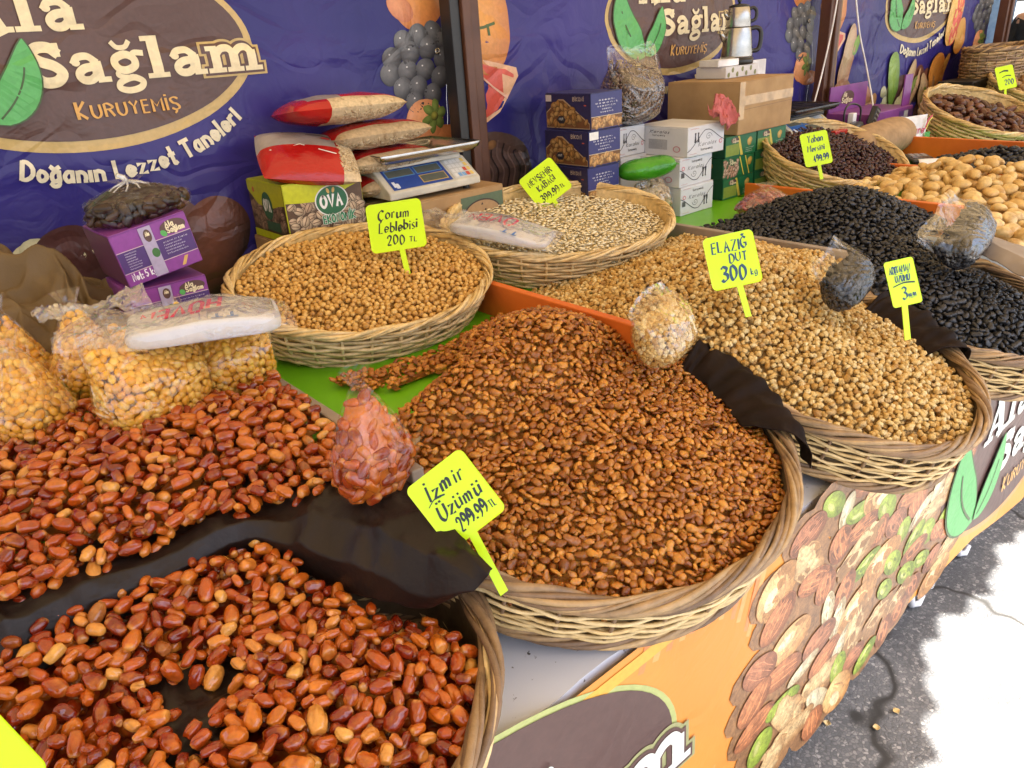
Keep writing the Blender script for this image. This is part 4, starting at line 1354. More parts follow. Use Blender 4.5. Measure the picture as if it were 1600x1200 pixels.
G['fig'] = grain_mat('dried_fig', [(0, (0.60, 0.36, 0.10)), (.5, (0.70, 0.48, 0.18)), (1, (0.76, 0.57, 0.27))], 0.55, (0.46, 0.25, 0.07), 26, (0.5, 0.72), (60, .6, .004))
G['bigdate'] = grain_mat('dark_date', [(0, (0.050, 0.016, 0.009)), (.5, (0.10, 0.032, 0.016)), (1, (0.18, 0.066, 0.03))], 0.38, (0.16, 0.08, 0.05), 30, (0.6, 0.8), (60, .5, .004))
G['darkest'] = grain_mat('blackish_date', [(0, (0.014, 0.006, 0.004)), (.5, (0.030, 0.012, 0.008)), (1, (0.05, 0.02, 0.012))], 0.3, None, 40)
G['nut'] = grain_mat('brown_nut', [(0, (0.22, 0.11, 0.04)), (.5, (0.36, 0.2, 0.08)), (1, (0.5, 0.32, 0.15))], 0.5, (0.18, 0.09, 0.04), 40, (0.5, 0.75), None)
G['corn'] = grain_mat('corn_nut', [(0, (0.66, 0.30, 0.025)), (.5, (0.78, 0.42, 0.045)), (.85, (0.84, 0.54, 0.11)), (1, (0.55, 0.24, 0.02))], 0.35, (0.70, 0.28, 0.015), 60, (0.5, 0.75), (150, .4, .002))

# red dates: basket and tray
def h_dbask(X, Y):
    rho, z = bk_rho(B1, X, Y)
    hole = .028 * np.exp(-(((X - .11) / .045) ** 2 + ((Y - .745) / .05) ** 2))
    return z - .022 + .050 * (1 - np.minimum(rho, 1.0) ** 2) + .078 * sst(.78, .93, Y) + .02 * (fbm(X * 9, Y * 9, 4) - .5) - hole - .03 * sst(.30, .38, X) * sst(.62, .72, Y)


def in_dbask(X, Y):
    rho, z = bk_rho(B1, X, Y)
    edge = np.interp(X, [-.2, -.02, .10, .22, .275, .31, .345, .38], [.93, .945, .945, .945, .905, .80, .72, .70])
    hole = inpoly(X, Y, [(.072, .805), (.10, .785), (.15, .760), (.168, .738), (.135, .727), (.117, .715), (.107, .688), (.074, .700), (.085, .745)])
    return ((rho < .94) | ((Y > .84) & (rho < 1.6))) & (Y < edge) & (X < .40) & ~hole


heap('date_heap', 'rest of the glossy red brown dates heaped in the front basket', 'dates', 'date', G['date'], 1, (-.22, .47, .42, 1.0), h_dbask, in_dbask, (.0124, .0089, .0086), 12500,
     220, 'date', 'glossy red brown date lying in the large front basket', 'date', 'red dates in the front basket', res=.0020, layers=5.2, tilt=.5, lim=.012, sink=.3)


def h_dtray(X, Y):
    return .976 + .034 * sst(.92, 1.15, Y) + .026 * np.exp(-((X - .22) / .2) ** 2) * sst(.93, 1.05, Y) + .018 * (fbm(X * 9, Y * 9, 6) - .5)


def in_dtray(X, Y):
    front = np.interp(X, [-.2, -.03, .05, .14, .28, .38, .46], [.948, .948, .953, .955, .93, .875, .83])
    return (Y > front) & (Y < 1.33) & (X < .452)


heap('date_heap', 'rest of the glossy red brown dates heaped in the tray behind dark sheet', 'dates', 'date', G['date'], 2, (-.12, .46, .76, 1.33), h_dtray, in_dtray, (.0122, .0087, .0084), 11000,
     80, 'date', 'glossy red brown date lying in the tray behind the dark sheet', 'date', 'red dates in the rear tray', res=.0020, layers=5.2, tilt=.5, lim=.012, sink=.3)


# golden raisins
def h_raisin(X, Y):
    rho, z = bk_rho(B2, X, Y)
    hb = z - .030 + .060 * (1 - np.minimum(rho, 1.2) ** 2) + .085 * sst(.80, .98, Y) * sst(.5, .7, X)
    ht = .974 + .115 * np.exp(-((X - .84) / .19) ** 2) * (1 - sst(.98, 1.24, Y)) + .045 * np.exp(-((X - .62) / .12) ** 2) * (1 - sst(.92, 1.03, Y))
    w = sst(.84, .97, Y)
    out = np.minimum(hb, 1.085) * (1 - w) + ht * w
    return np.maximum(out, np.where(Y > .93, .974, 0)) + .022 * (fbm(X * 6, Y * 6, 14) - .5)


SPILL = [(.555, 1.215), (.66, 1.196), (.80, 1.185), (.915, 1.215), (.98, 1.23), (.98, 1.10), (.80, 1.085), (.72, 1.105), (.63, 1.105), (.575, 1.13)]


def in_raisin(X, Y):
    rho, z = bk_rho(B2, X, Y)
    n = (fbm(X * 12, Y * 12, 21) - .5) * .05
    bk = ((rho < .955) | ((rho < 1.25) & (Y > .86))) & (Y < .96) & (X < 1.06 + .2 * sst(.9, .8, Y))
    tr = (X > .485) & (X < 1.005) & (Y >= .88) & (Y + n < .985 + .22 * sst(.66, .90, X))
    return (bk | tr) & ~((X > 1.0) & (Y > .85) & (rho > 1.0))


heap('raisin_heap', 'rest of the golden brown raisins heaped over their basket', 'raisins', 'raisin', G['raisin'], 3, (.38, 1.16, .46, 1.24), h_raisin, in_raisin, (.0082, .0057, .0033), 30000,
     300, 'golden_raisin', 'wrinkled golden brown raisin lying on the big raisin heap', 'raisin', 'golden raisins on the heap', layers=5.4, tilt=.6, res=.0019, sink=.45, sizevar=.2)


def in_spill(X, Y):
    n = (fbm(X * 30, Y * 30, 33) - .5)
    gap = inpoly(X, Y, [(.60, 1.125), (.72, 1.15), (.70, 1.165), (.62, 1.148)])
    return inpoly(X + n * .03, Y + n * .03, SPILL) & ~(gap & (n > -.1))


heap('raisin_spill', 'golden raisins spilled in a thin strip across the green board', 'raisins', 'raisin', G['raisin'], 4, (.53, 1.0, 1.07, 1.24), lambda X, Y: .985 + .006 * sst(.7, .9, X) + 0 * X, in_spill, (.0082, .0057, .0033), 1900, layers=1.4, tilt=.5, res=.0017)


# dried mulberries
def h_mul(X, Y):
    rho, z = bk_rho(B3, X, Y)
    hb = np.minimum(z - .026 + .065 * (1 - np.minimum(rho, 1.2) ** 2) + .08 * sst(.72, .88, Y), 1.06)
    ht = .975 + .085 * np.exp(-((X - 1.45) / .25) ** 2) * (1 - .8 * sst(1.02, 1.30, Y)) + .012 * sst(1.2, 1.6, X)
    w = sst(.80, 1.02, Y)
    return hb * (1 - w) + ht * w + .024 * (fbm(X * 6, Y * 6, 24) - .5)


def in_mul(X, Y):
    rho, z = bk_rho(B3, X, Y)
    bk = ((rho < .95) | ((rho < 1.2) & (Y > .80))) & (Y < .98) & (X > 1.165)
    tr = (X > 1.035 + .12 * (1 - sst(.86, .98, Y))) & (X < 1.775) & (Y >= .86) & (Y < 1.34)
    return bk | tr


heap('mulberry_heap', 'rest of the pale dried mulberries heaped over their basket', 'mulberries', 'mulberry', G['mulberry'], 5, (1.03, 1.79, .38, 1.34), h_mul, in_mul, (.0067, .0054, .0051), 25000,
     300, 'dried_mulberry', 'knobbly pale dried mulberry lying on the big mulberry heap', 'mulberry', 'dried mulberries on the heap', layers=4.4, tilt=.6, res=.0021, sink=.4)


# black raisins
def h_blk(X, Y):
    rho, z = bk_rho(B4, X, Y)
    hb = np.minimum(z - .026 + .065 * (1 - np.minimum(rho, 1.2) ** 2) + .08 * sst(.72, .88, Y), 1.07)
    ht = .974 + .105 * np.exp(-(((X - 2.17) / .20) ** 2 + ((Y - 1.06) / .26) ** 2))
    w = sst(.80, 1.02, Y)
    return hb * (1 - w) + ht * w + .014 * (fbm(X * 8, Y * 8, 34) - .5)


def in_blk(X, Y):
    rho, z = bk_rho(B4, X, Y)
    n = (fbm(X * 16, Y * 16, 37) - .5) * .08
    bk = ((rho < .95) | ((rho < 1.2) & (Y > .80))) & (Y < .98)
    tr = (X > 1.805) & (X < 2.385) & (Y >= .86) & (Y + n < 1.37 - .12 * sst(1.95, 2.3, X))
    return bk | tr


heap('black_raisin_heap', 'rest of the matt black raisins heaped over their basket', 'raisins', 'raisin', G['black'], 6, (1.66, 2.40, .36, 1.40), h_blk, in_blk, (.0094, .0066, .0046), 13000,
     300, 'black_raisin', 'wrinkled matt black raisin lying on the right hand heap', 'raisin', 'black raisins on the heap', layers=4.0, tilt=.55, res=.0025)

# baskets behind
def fill(B, dome=.03, low=.022, nseed=0, amp=.01):
    def h(X, Y):
        rho, z = bk_rho(B, X, Y)
        return z - low + dome * (1 - rho ** 2) + amp * (fbm(X * 9, Y * 9, nseed) - .5)
    return h


def inb(B, k=.93):
    return lambda X, Y: bk_rho(B, X, Y)[0] < k


def bbox(B):
    return (B.C.x - B.a - .02, B.C.x + B.a + .02, B.C.y - B.b - .02, B.C.y + B.b + .02)


heap('chickpea_heap', 'golden roasted chickpeas filling the oval basket', 'chickpeas', 'pea', G['chickpea'], 7, bbox(B5), fill(B5, .02, .018, 3), inb(B5, .945), (.0059, .0056, .0055), 7500, layers=3.4, tilt=.8, res=.002)
heap('pumpkin_seed_heap', 'cream pumpkin seeds filling the oval basket', 'seeds', 'seed', G['seed'], 8, bbox(B6), fill(B6, .012, .034, 4), inb(B6, .92), (.0108, .0050, .0026), 14000, layers=4.0, tilt=.22, res=.0018, sink=.7)
heap('berry_heap', 'dark purple dried berries filling the oval basket', 'berries', 'raisin', G['berry'], 9, bbox(B7), fill(B7, .022, .03, 5), inb(B7, .90), (.0088, .0068, .0058), 4200, layers=3.0, tilt=.6, res=.0030)
heap('dark_date_heap', 'rest of the big dark dates in the far basket', 'dates', 'date', G['bigdate'], 10, bbox(B8), fill(B8, .03, .045, 6), inb(B8, .90), (.026, .017, .015), 900, 300, 'dark_date', 'big wrinkled dark brown date in the far right basket', 'date', 'dark dates in the far basket', layers=1.6, tilt=.5, res=.006)
heap('nut_heap', 'rest of the brown nuts in the small rear basket', 'nuts', 'pea', G['nut'], 12, bbox(B9), fill(B9, .03, .03, 7), inb(B9, .90), (.020, .016, .014), 500, 120, 'brown_nut', 'brown nut lying in the small pale basket at far right', 'nut', 'brown nuts in the rear basket', layers=1.6, tilt=.6, res=.006)
# dried figs
def h_fig(X, Y):
    return .985 + .055 * np.exp(-(((X - 2.78) / .28) ** 2 + ((Y - .98) / .24) ** 2)) + .02 * (fbm(X * 7, Y * 7, 44) - .5) - .02 * (1 - sst(.66, .8, Y)) + .03 * sst(2.7, 2.9, X) * (1 - sst(1.0, 1.2, Y))


heap('fig_heap', 'rest of the pale golden dried figs in their section', 'figs', 'fig', G['fig'], 13, (2.2, 2.96, .58, 1.28), h_fig, lambda X, Y: ((X > 2.425) | ((Y < .80) & (X > 2.28))) & (X < 2.955) & (Y > .62) & (Y < 1.26), (.027, .022, .016), 1600, 300, 'dried_fig', 'plump pale golden dried fig heaped beside the orange divider', 'fig', 'dried figs in their section', layers=1.8, tilt=.5, res=.005, lim=.012)
heap('small_black_heap', 'small heap of black dried fruit behind the figs on green board', 'dried fruit', 'raisin', G['black'], 14, (2.99, 3.41, .8, 1.34), lambda X, Y: .975 + .075 * np.exp(-(((X - 3.25) / .16) ** 2 + ((Y - 1.0) / .22) ** 2)) + 0 * X, lambda X, Y: (((X - 3.22) / .20) ** 2 + ((Y - 1.0) / .29) ** 2) < 1, (.014, .010, .008), 2200, layers=1.6, tilt=.6, res=.0035)
# ------------------------------------------------------------------ dark sheet and cloths between the baskets
def onz(px, py, z):
    r = ray(px, py)
    return np.array([0, 0, CAM_H]) + r * ((z - CAM_H) / r[2])


def loft(name, rows, mat, label, cat, nu=60, amp=.006, thick=.0015, seed=0, freq=9):
    """cloth spread over several edge lines, each a list of points"""
    R_ = []
    for row in rows:
        p = np.array(row)
        d = np.concatenate([[0], np.cumsum(np.linalg.norm(np.diff(p, axis=0), axis=1))]); d /= d[-1]
        pts = np.array(cr([tuple(q) for q in row], 8))
        d2 = np.linspace(0, 1, len(pts))
        u = np.linspace(0, 1, nu)
        R_.append(np.stack([np.interp(u, d2, pts[:, k]) for k in range(3)], 1))
    R_ = np.array(R_)
    out = []
    nv = 10 * (len(rows) - 1) + 1
    for j in range(nv):
        t = j / (nv - 1) * (len(rows) - 1)
        k = min(int(t), len(rows) - 2); f = t - k
        g = f * f * (3 - 2 * f) * .5 + f * .5
        out.append(R_[k] * (1 - g) + R_[k + 1] * g)
    V = np.array(out)
    nz = (1 - np.abs(2 * fbm(V[..., 0] * freq + seed, V[..., 1] * freq, seed, 3) - 1)) ** 2
    V[..., 2] += (nz - .45) * amp * 2
    V = V.reshape(-1, 3)
    F = [(j * nu + i, j * nu + i + 1, (j + 1) * nu + i + 1, (j + 1) * nu + i) for j in range(nv - 1) for i in range(nu - 1)]
    o = raw(name, V, F, mat, None, True)
    solidify(o, thick)
    return tag(o, label, cat)


bk_ = [(-40, 890, .962), (0, 875, .962), (130, 830, .962), (250, 790, .962), (390, 750, .962), (520, 735, .966), (648, 768, .978), (712, 838, .972), (770, 900, .962)]
up = [(-40, 985, .962), (0, 965, .962), (130, 905, .962), (250, 850, .962), (400, 800, .962), (520, 778, .972), (640, 800, .982), (705, 852, .972), (765, 908, .962)]
mid = [(-40, 1008, .957), (0, 985, .957), (130, 925, .957), (250, 872, .957), (400, 822, .957), (520, 810, .970), (620, 845, .972), (690, 882, .962), (752, 918, .952)]
lo = [(-40, 1040, .936), (0, 1018, .936), (130, 960, .936), (250, 905, .936), (400, 850, .936), (520, 872, .936), (630, 925, .92), (700, 935, .93), (742, 926, .945)]
un = [(-40, 1100, .90), (0, 1080, .90), (130, 1010, .90), (250, 950, .90), (390, 890, .88), (500, 910, .88), (600, 948, .885), (680, 950, .90), (725, 934, .925)]
loft('dark_sheet', [[tuple(onz(*p)) for p in r] for r in (bk_, up, mid, lo, un)], M['brown_sheet'], 'dark brown plastic sheet draped between date basket and date tray', 'sheet', 130, .011, .0012, 3, 11)
a = [(.985, .905, 1.03), (1.03, .88, 1.035), (1.075, .82, 1.02), (1.13, .73, .985), (1.165, .655, .965)]
b = [(1.03, .945, 1.035), (1.075, .905, 1.045), (1.12, .84, 1.03), (1.17, .755, .995), (1.205, .675, .972)]
c = [(1.06, .97, 1.02), (1.11, .935, 1.03), (1.16, .86, 1.015), (1.20, .775, .985), (1.225, .69, .965)]


def px_rows(*rows):
    return [[tuple(onz(*p)) for p in r] for r in rows]


def rim_cloth(B, p0, p1, label, seed):
    """cloth laid over the rim of a basket, hanging outside and lying on the goods inside"""
    nu, nv = 70, 36
    prof = cr([(.042, -.022), (.038, -.004), (.028, .014), (.012, .024), (-.010, .026), (-.030, .021), (-.052, .013), (-.072, .000)], 6)
    V = []
    for j in range(nv):
        for i in range(nu):
            u, v = i / (nu - 1), j / (nv - 1)
            ph = math.radians(p0 + (p1 - p0) * u + 7 * (v - .5) * math.sin(u * 2.5 + seed) + 5 * (v - .4))
            sb = math.sin(ph)
            c = Vector((B.a * math.cos(ph), B.b * sb * (B.back if sb > 0 else 1), 0))
            n = Vector((math.cos(ph), sb, 0))
            q = v * (len(prof) - 1); k = min(int(q), len(prof) - 2); f = q - k
            o_, z_ = prof[k][0] * (1 - f) + prof[k + 1][0] * f, prof[k][1] * (1 - f) + prof[k + 1][1] * f
            fold = .0035 * math.sin(u * 23 + 2.5 * math.sin(v * 5 + seed)) + .012 * float(fbm(np.array(u * 6.0), np.array(v * 4.0 + seed), seed) - .5) + .002 * math.sin(u * 53 + v * 9)
            V.append(tuple(B.C + B.R @ (c + n * (o_ + fold * .6) + Vector((0, 0, z_ + fold)))))
    F = [(j * nu + i, j * nu + i + 1, (j + 1) * nu + i + 1, (j + 1) * nu + i) for j in range(nv - 1) for i in range(nu - 1)]
    o = raw('brown_cloth', V, F, M['brown_cloth'], None, True)
    solidify(o, .0014)
    return tag(o, label, 'cloth')


rim_cloth(B2, -40, 12, 'short dark brown cloth wrapped over the rim between raisins and mulberries', 2)
rim_cloth(B3, -36, 4, 'dark brown cloth wrapped over the rim between mulberries and black raisins', 5)
loft('grey_cloth', px_rows([(1500, 380, .985), (1545, 405, .975), (1610, 440, .955), (1660, 470, .94)], [(1520, 368, 1.01), (1570, 388, 1.0), (1630, 418, .985), (1690, 450, .965)],
                           [(1540, 365, .99), (1595, 384, .985), (1650, 410, .97), (1710, 440, .95)]), M['grey_board'], 'dull grey brown cloth between black raisins and figs at right edge', 'cloth', 36, .004, .0015, 8, 14)


# ------------------------------------------------------------------ filled plastic bags
def bag(name, label, loc, w, d, h, rot, kind, mat, size, n, top='seal', fillv=.8, seed=0, film='film', cat='bag', group=None, wtop=1.0, lean=0.0, wrink=.012, pk=.36):
    t = thing(name, label, cat, loc, 0, group, rot)
    r_ = np.random.default_rng(seed)
    ph = r_.uniform(0, 6.28, 6)

    def prof(v):
        bot = math.sin(min(1, v / .16) * pi / 2) ** .6 if v < .16 else 1.0
        tp = float(sst(fillv * .55, 1.0, np.array(v)))
        if top == 'seal': Wv = 1.0 * (1 - tp) + wtop * tp; Dv = (1 - tp) ** .8
        else:
            tp = max(0.0, (v - pk) / (1 - pk))
            Wv = (1 - tp ** 1.25) * .97 + .03; Dv = (1 - tp ** 1.15) * .97 + .03
        return w / 2 * (.80 * bot + .20 * min(1, v / .3)) * Wv, max(.002, d / 2 * (.75 * bot + .25 * min(1, v / .35)) * Dv)

    def surf(u, v, k=1.0):
        a = 2 * pi * u
        Wv, Dv = prof(v)
        c, s = math.cos(a), math.sin(a)
        e = .75
        x = Wv * math.copysign(abs(c) ** e, c); y = Dv * math.copysign(abs(s) ** e, s)
        q = 1 + wrink * 4 * (math.sin(3 * a + 5 * v + ph[0]) * .5 + math.sin(5 * a - 7 * v + ph[1]) * .35 + math.sin(2 * a + 11 * v + ph[2]) * .3)
        z = h * v
        if top == 'seal': z += h * .10 * sst(.6, 1, np.array(v)) * math.sin(a + ph[3]) * (x / (w / 2))
        return Vector((x * q * k + lean * h * v * v, y * q * k, float(z)))
    def skin(u, v):
        a = 2 * pi * u
        p = surf(u, v, 1.025)
        k = float(sst(.45, .95, np.array(v)))
        pl = 1 + .13 * k * (math.sin(9 * a + ph[4]) * .6 + math.sin(14 * a + ph[5]) * .4)
        c0 = lean * h * v * v
        p.x = c0 + (p.x - c0) * pl; p.y *= pl
        if top != 'seal' and v > .90:                      # gathered neck with a small flared end
            q = (v - .90) / .10
            rad = .006 + .016 * q * w / .12
            p = Vector((c0 + rad * math.cos(a) * (1 + .25 * math.sin(5 * a)), rad * math.sin(a) * .7, h * (.90 + .16 * q)))
        return p
    mb = MB().grid(skin, 72, 40, closed_u=True)
    mb.f.append(tuple(range(71, -1, -1))); mb.m.append(0)
    mb.build('film', M[film], t, True)
    # pieces pressed against the film
    P, A = [], []
    tries = 0
    pts = np.zeros((0, 3))
    ms = size[0] * 1.12
    while len(P) < n and tries < n * 14:
        tries += 1
        u, v = r_.uniform(), r_.uniform(.02, fillv)
        p = surf(u, v, 1.0); p1 = surf(u + .01, v); p2 = surf(u, min(.999, v + .02))
        nr = (p1 - p).cross(p2 - p)
        if nr.length < 1e-9: continue
        nr.normalize()
        if nr.x * -.55 + nr.y * -.75 + nr.z * .35 < -.45: continue
        q = np.array(p - nr * size[2] * 1.15)
        if len(pts) and np.min(((pts - q) ** 2).sum(1)) < ms * ms: continue
        pts = np.vstack([pts, q])
        nz = np.array(nr) + r_.normal(0, .18, 3); nz /= np.linalg.norm(nz)
        ax = r_.normal(size=3); ax -= nz * ax.dot(nz); ax /= np.linalg.norm(ax)
        A.append(np.stack([ax, np.cross(nz, ax), nz], 1) * (np.array(size) * r_.uniform(.85, 1.15)))
        P.append(q)
    core = MB().grid(lambda u, v: surf(u, v * fillv * .86 + .01, .80) + Vector((0, 0, .003)), 24, 12, closed_u=True)
    core.f.append(tuple(11 * 24 + i for i in range(24)))
    tri = []
    for f in core.f:
        for i in range(1, len(f) - 1): tri.append((f[0], f[i], f[i + 1]))
    me = join_pieces('contents', kind, np.array(P), np.array(A), (np.array(core.v), np.array(tri)))
    o = link_mesh('contents', me, mat, t); o['kind'] = 'stuff'
    return t


SZC = (.0085, .0068, .0052)
CG = 'clear bags of yellow corn nuts'
bag('corn_nut_bag', 'bulging clear bag of yellow corn nuts at far left front', (.098, 1.33, .985), .125, .115, .19, (-.08, .05, .5), 'pea', G['corn'], SZC, 560, 'peak', .86, 1, group=CG, cat='bag')
bag('corn_nut_bag', 'wide clear bag of corn nuts at front with pointed top corners', (.248, 1.215, 1.005), .175, .12, .17, (-.10, .16, .3), 'pea', G['corn'], SZC, 760, 'seal', .84, 2, group=CG, wtop=1.12)
bag('corn_nut_bag', 'tall clear bag of corn nuts under the white bag bundle', (.405, 1.27, .985), .145, .12, .165, (-.05, -.05, -.1), 'pea', G['corn'], SZC, 760, 'seal', .92, 3, group=CG, wtop=1.12)
bag('corn_nut_bag', 'smaller clear bag of corn nuts behind the wide front bag', (.205, 1.42, .985), .125, .11, .21, (-.06, .05, .3), 'pea', G['corn'], SZC, 520, 'peak', .88, 4, group=CG)
bag('corn_nut_bag', 'small twisted clear bag of corn nuts at rear left', (.122, 1.50, .985), .11, .10, .21, (-.03, -.05, .2), 'pea', G['corn'], SZC, 420, 'peak', .88, 5, group=CG)
bag('corn_nut_bag', 'clear bag of corn nuts cut off by the left edge', (.000, 1.41, .985), .12, .11, .17, (-.1, 0, .5), 'pea', G['corn'], SZC, 420, 'peak', .86, 6, group=CG)
bag('corn_nut_bag', 'clear bag of corn nuts half hidden below the white bundle', (.315, 1.40, .985), .13, .10, .16, (-.05, 0, .1), 'pea', G['corn'], SZC, 420, 'seal', .9, 7, group=CG)
bag('date_bag', 'pointed clear bag of red dates standing beside raisin sign', (.418, .825, .968), .130, .095, .190, (-.06, .02, .35), 'date', G['date'], (.0135, .0088, .0082), 190, 'peak', .90, 8, film='film_thin')
bag('mulberry_bag', 'clear pointed bag of dried mulberries lying by the orange divider', (1.03, .78, 1.0), .14, .08, .14, (-.45, -.25, .15), 'mulberry', G['mulberry'], (.0068, .0056, .0052), 520, 'seal', .80, 9, wtop=.75)
bag('black_raisin_bag', 'clear bag of black raisins beside the mulberry heap', tuple(onz(1345, 468, 1.005)), .14, .08, .125, (-.6, -.35, .1), 'raisin', G['black'], (.0085, .0062, .0045), 320, 'seal', .70, 10, film='film_thin', wtop=.8)
bag('black_raisin_bag', 'shiny bag of black raisins reflecting the sky by the figs', tuple(onz(1540, 392, .99)), .24, .10, .15, (-.95, -.25, .15), 'raisin', G['black'], (.0095, .007, .005), 280, 'seal', .7, 11, film='film_dark', wtop=1.05)
bag('red_fruit_bag', 'small clear bag of dark red dried fruit on green board', tuple(onz(1195, 336, .972)), .20, .12, .095, (0, 0, -.5), 'raisin', grain_mat('red_fruit', [(0, (.16, .02, .02)), (.5, (.3, .05, .04)), (1, (.42, .1, .07))], .4, None, 60), (.012, .009, .007), 220, 'peak', .75, 12, film='film_dark')


# ------------------------------------------------------------------ bundles of folded white carrier bags
def bag_bundle(label, loc, L, Wd, Hh, rot, txt, seed):
    t = thing('carrier_bag_bundle', label, 'bag bundle', loc, 0, None, rot)
    mb = MB()

    def f(u, v):
        a = 2 * pi * u
        e = .35
        x = L / 2 * math.copysign(abs(math.cos(a)) ** e, math.cos(a)); y = Wd / 2 * math.copysign(abs(math.sin(a)) ** e, math.sin(a))
        k = math.sin(pi * min(max(v, .0), 1)) ** .35 if 0 < v < 1 else 0
        q = .93 + .07 * k
        z = Hh * v + .006 * math.sin(x * 22 + seed) * v + .004 * math.sin(y * 40 + x * 9) * v
        return Vector((x * q, y * q, z))
    mb.grid(f, 48, 9, closed_u=True)
    mb.f += [tuple(range(47, -1, -1)), tuple(8 * 48 + i for i in range(48))]; mb.m += [0, 0]
    o = mb.build('folded_bags', M['milk_stack'], t); autosmooth(o, 50)
    ink = Ink()
    ink.text(txt, -.03, -.03, .035, (0.62, .02, .10), 0, pen=.2, slant=.15, width=.125)
    ink.text('TT', -.05, .04, .025, (0.05, .18, .5), 0, pen=.2)
    ink.build('printed_lettering', lambda x_, y_, li, x=0, y=0: (-x_, -y_, Hh + .002 + li + .006 * math.sin(-x_ * 22 + seed) + .004 * math.sin(-y_ * 40 - x_ * 9)), M['print'], t, .0006)
    # loose clear wrapper crumpled over one end
    w = MB()
    r_ = np.random.default_rng(seed)

    def g(u, v):
        x = -L / 2 - .10 + (L + .12) * u; y = Wd / 2 * 1.08 * (2 * v - 1)
        tpr = .35 + .65 * min(1, u / .35)
        base = Hh * 1.12 + .010 * math.sin(x * 30 + seed) + .028 * float(fbm(np.array(u * 9.0), np.array(v * 7.0), seed, 3) - .3) * (1.6 if u < .45 else .5)
        base *= (1 - abs(2 * v - 1) ** 6 * .9) * (.4 + .6 * min(1, u / .3)) * (1 - .5 * max(0, (u - .93) / .07))
        return Vector((x, y * tpr, max(.002, base)))
    w.grid(g, 60, 30)
    w.build('clear_wrapper', M['film_wrap'], t, True)


M['milk_stack'] = mk('white_plastic_stack', (0.52, 0.52, 0.54), 0.28, (0.60, 0.60, 0.62), 12, (18, .35, .006), sss=.05)
M['film_wrap'] = film_mat('crinkled_wrapper', fac=(0.06, 0.55), milk=.06, bump=(14, 1.0, .02), rough=.06)
bag_bundle('bundle of white carrier bags with red print lying on corn nut bags', tuple(onz(322, 515, 1.145)), .235, .15, .030, (-.04, .05, -.32), 'HÜVEN', 1)
bag_bundle('bundle of white carrier bags with pink print on pumpkin seed basket', (1.155, 1.415, 1.108), .25, .13, .026, (.02, .16, -1.02), 'ÜVEN', 2)


# ------------------------------------------------------------------ price signs
def sign(label, corners, foot, zf, lines, ink='ink', stick_w=.012, nibw=.012, d_adj=0.0):
    Pf = onz(foot[0], foot[1], zf)
    depth = float((CAM_R.T @ (Pf - np.array([0, 0, CAM_H])))[2]) + d_adj
    TL, TR, BR, BL = [Vector(at_depth(c[0], c[1], depth)) for c in corners]
    cen = (TL + TR + BR + BL) / 4
    ux = ((TR - TL) + (BR - BL)).normalized()
    uy = ((TL - BL) + (TR - BR)); uy = (uy - ux * uy.dot(ux)).normalized()
    w = ((TR - TL).length + (BR - BL).length) / 2; h = ((TL - BL).length + (TR - BR).length) / 2
    nz = ux.cross(uy)
    t = thing('price_sign', label, 'sign', tuple(Vector(Pf)), 0, 'neon price signs')
    org = cen - Vector(Pf)
    L = lambda x, y, z: org + ux * x + uy * y + nz * z
    # card with rounded corners and a raised edge
    rc = min(w, h) * .10
    out = []
    for cx, cy, a0 in ((w / 2 - rc, h / 2 - rc, 0), (-w / 2 + rc, h / 2 - rc, 90), (-w / 2 + rc, -h / 2 + rc, 180), (w / 2 - rc, -h / 2 + rc, 270)):
        for k in range(6):
            a = math.radians(a0 + 18 * k)
            out.append((cx + rc * math.cos(a), cy + rc * math.sin(a)))
    n = len(out)
    V = [L(x, y, -.0008) for x, y in out] + [L(x, y, .0010) for x, y in out] + [L(x * .965, y * .96, .0006) for x, y in out] + [L(x, y, .0010) * 1.0 for x, y in []]
    F = [tuple(range(n - 1, -1, -1)), tuple(2 * n + i for i in range(n))] + [(i, (i + 1) % n, n + (i + 1) % n, n + i) for i in range(n)] + [(n + i, n + (i + 1) % n, 2 * n + (i + 1) % n, 2 * n + i) for i in range(n)]
    raw('card', V, F, M['neon'], t)
    # stick from the card's foot down into the heap
    ft = Vector((0, 0, 0))
    e = (ft - org); sx, sy = e.dot(ux), e.dot(uy)
    dirv = Vector((sx - sx * .62, sy + h / 2)) if False else None
    x0 = sx + (0 - sx) * min(1, max(0, (sy + h / 2) / (sy if abs(sy) > 1e-6 else -1)))
    mb = MB()
    y1 = sy - .035
    x1 = sx + (sx - x0) * .035 / max(1e-3, abs(-h / 2 - sy))
    hw = stick_w / 2
    pts = [(x0 - hw, -h / 2 + .004), (x0 + hw, -h / 2 + .004), (x1 + hw, y1), (x1 - hw, y1)]
    V = [L(x, y, .0009) for x, y in pts] + [L(x, y, -.0012) for x, y in pts]
    mb.add(V, [(3, 2, 1, 0), (4, 5, 6, 7), (0, 1, 5, 4), (1, 2, 6, 5), (2, 3, 7, 6), (3, 0, 4, 7)])
    mb.build('stick', M['neon'], t)
    k = Ink()
    rv = random.Random(len(label))
    for (tx, fx, fy, hh, wd, sl) in lines:
        if tx == '_':
            k.ribbon(cr([(fx * w, fy * h), (fx * w + wd * w * .5, (fy + .05) * h), (fx * w + wd * w, (fy + .02) * h)]), hh * h, (.01, .03, .03), 0, nib=.5, wmin=.3); continue
        k.text(tx, fx * w, fy * h, hh * h, (.012, .02, .02) if ink == 'ink' else (.01, .06, .13), 0, pen=.20, nib=math.radians(35), slant=sl, width=wd * w, wmin=.28, jit=.5, rv=rv, gap=1.1)
    k.build('handwriting', lambda a_, b_, li: L(a_, b_, .0006 + li), M['print'], t, .0004)
    return t


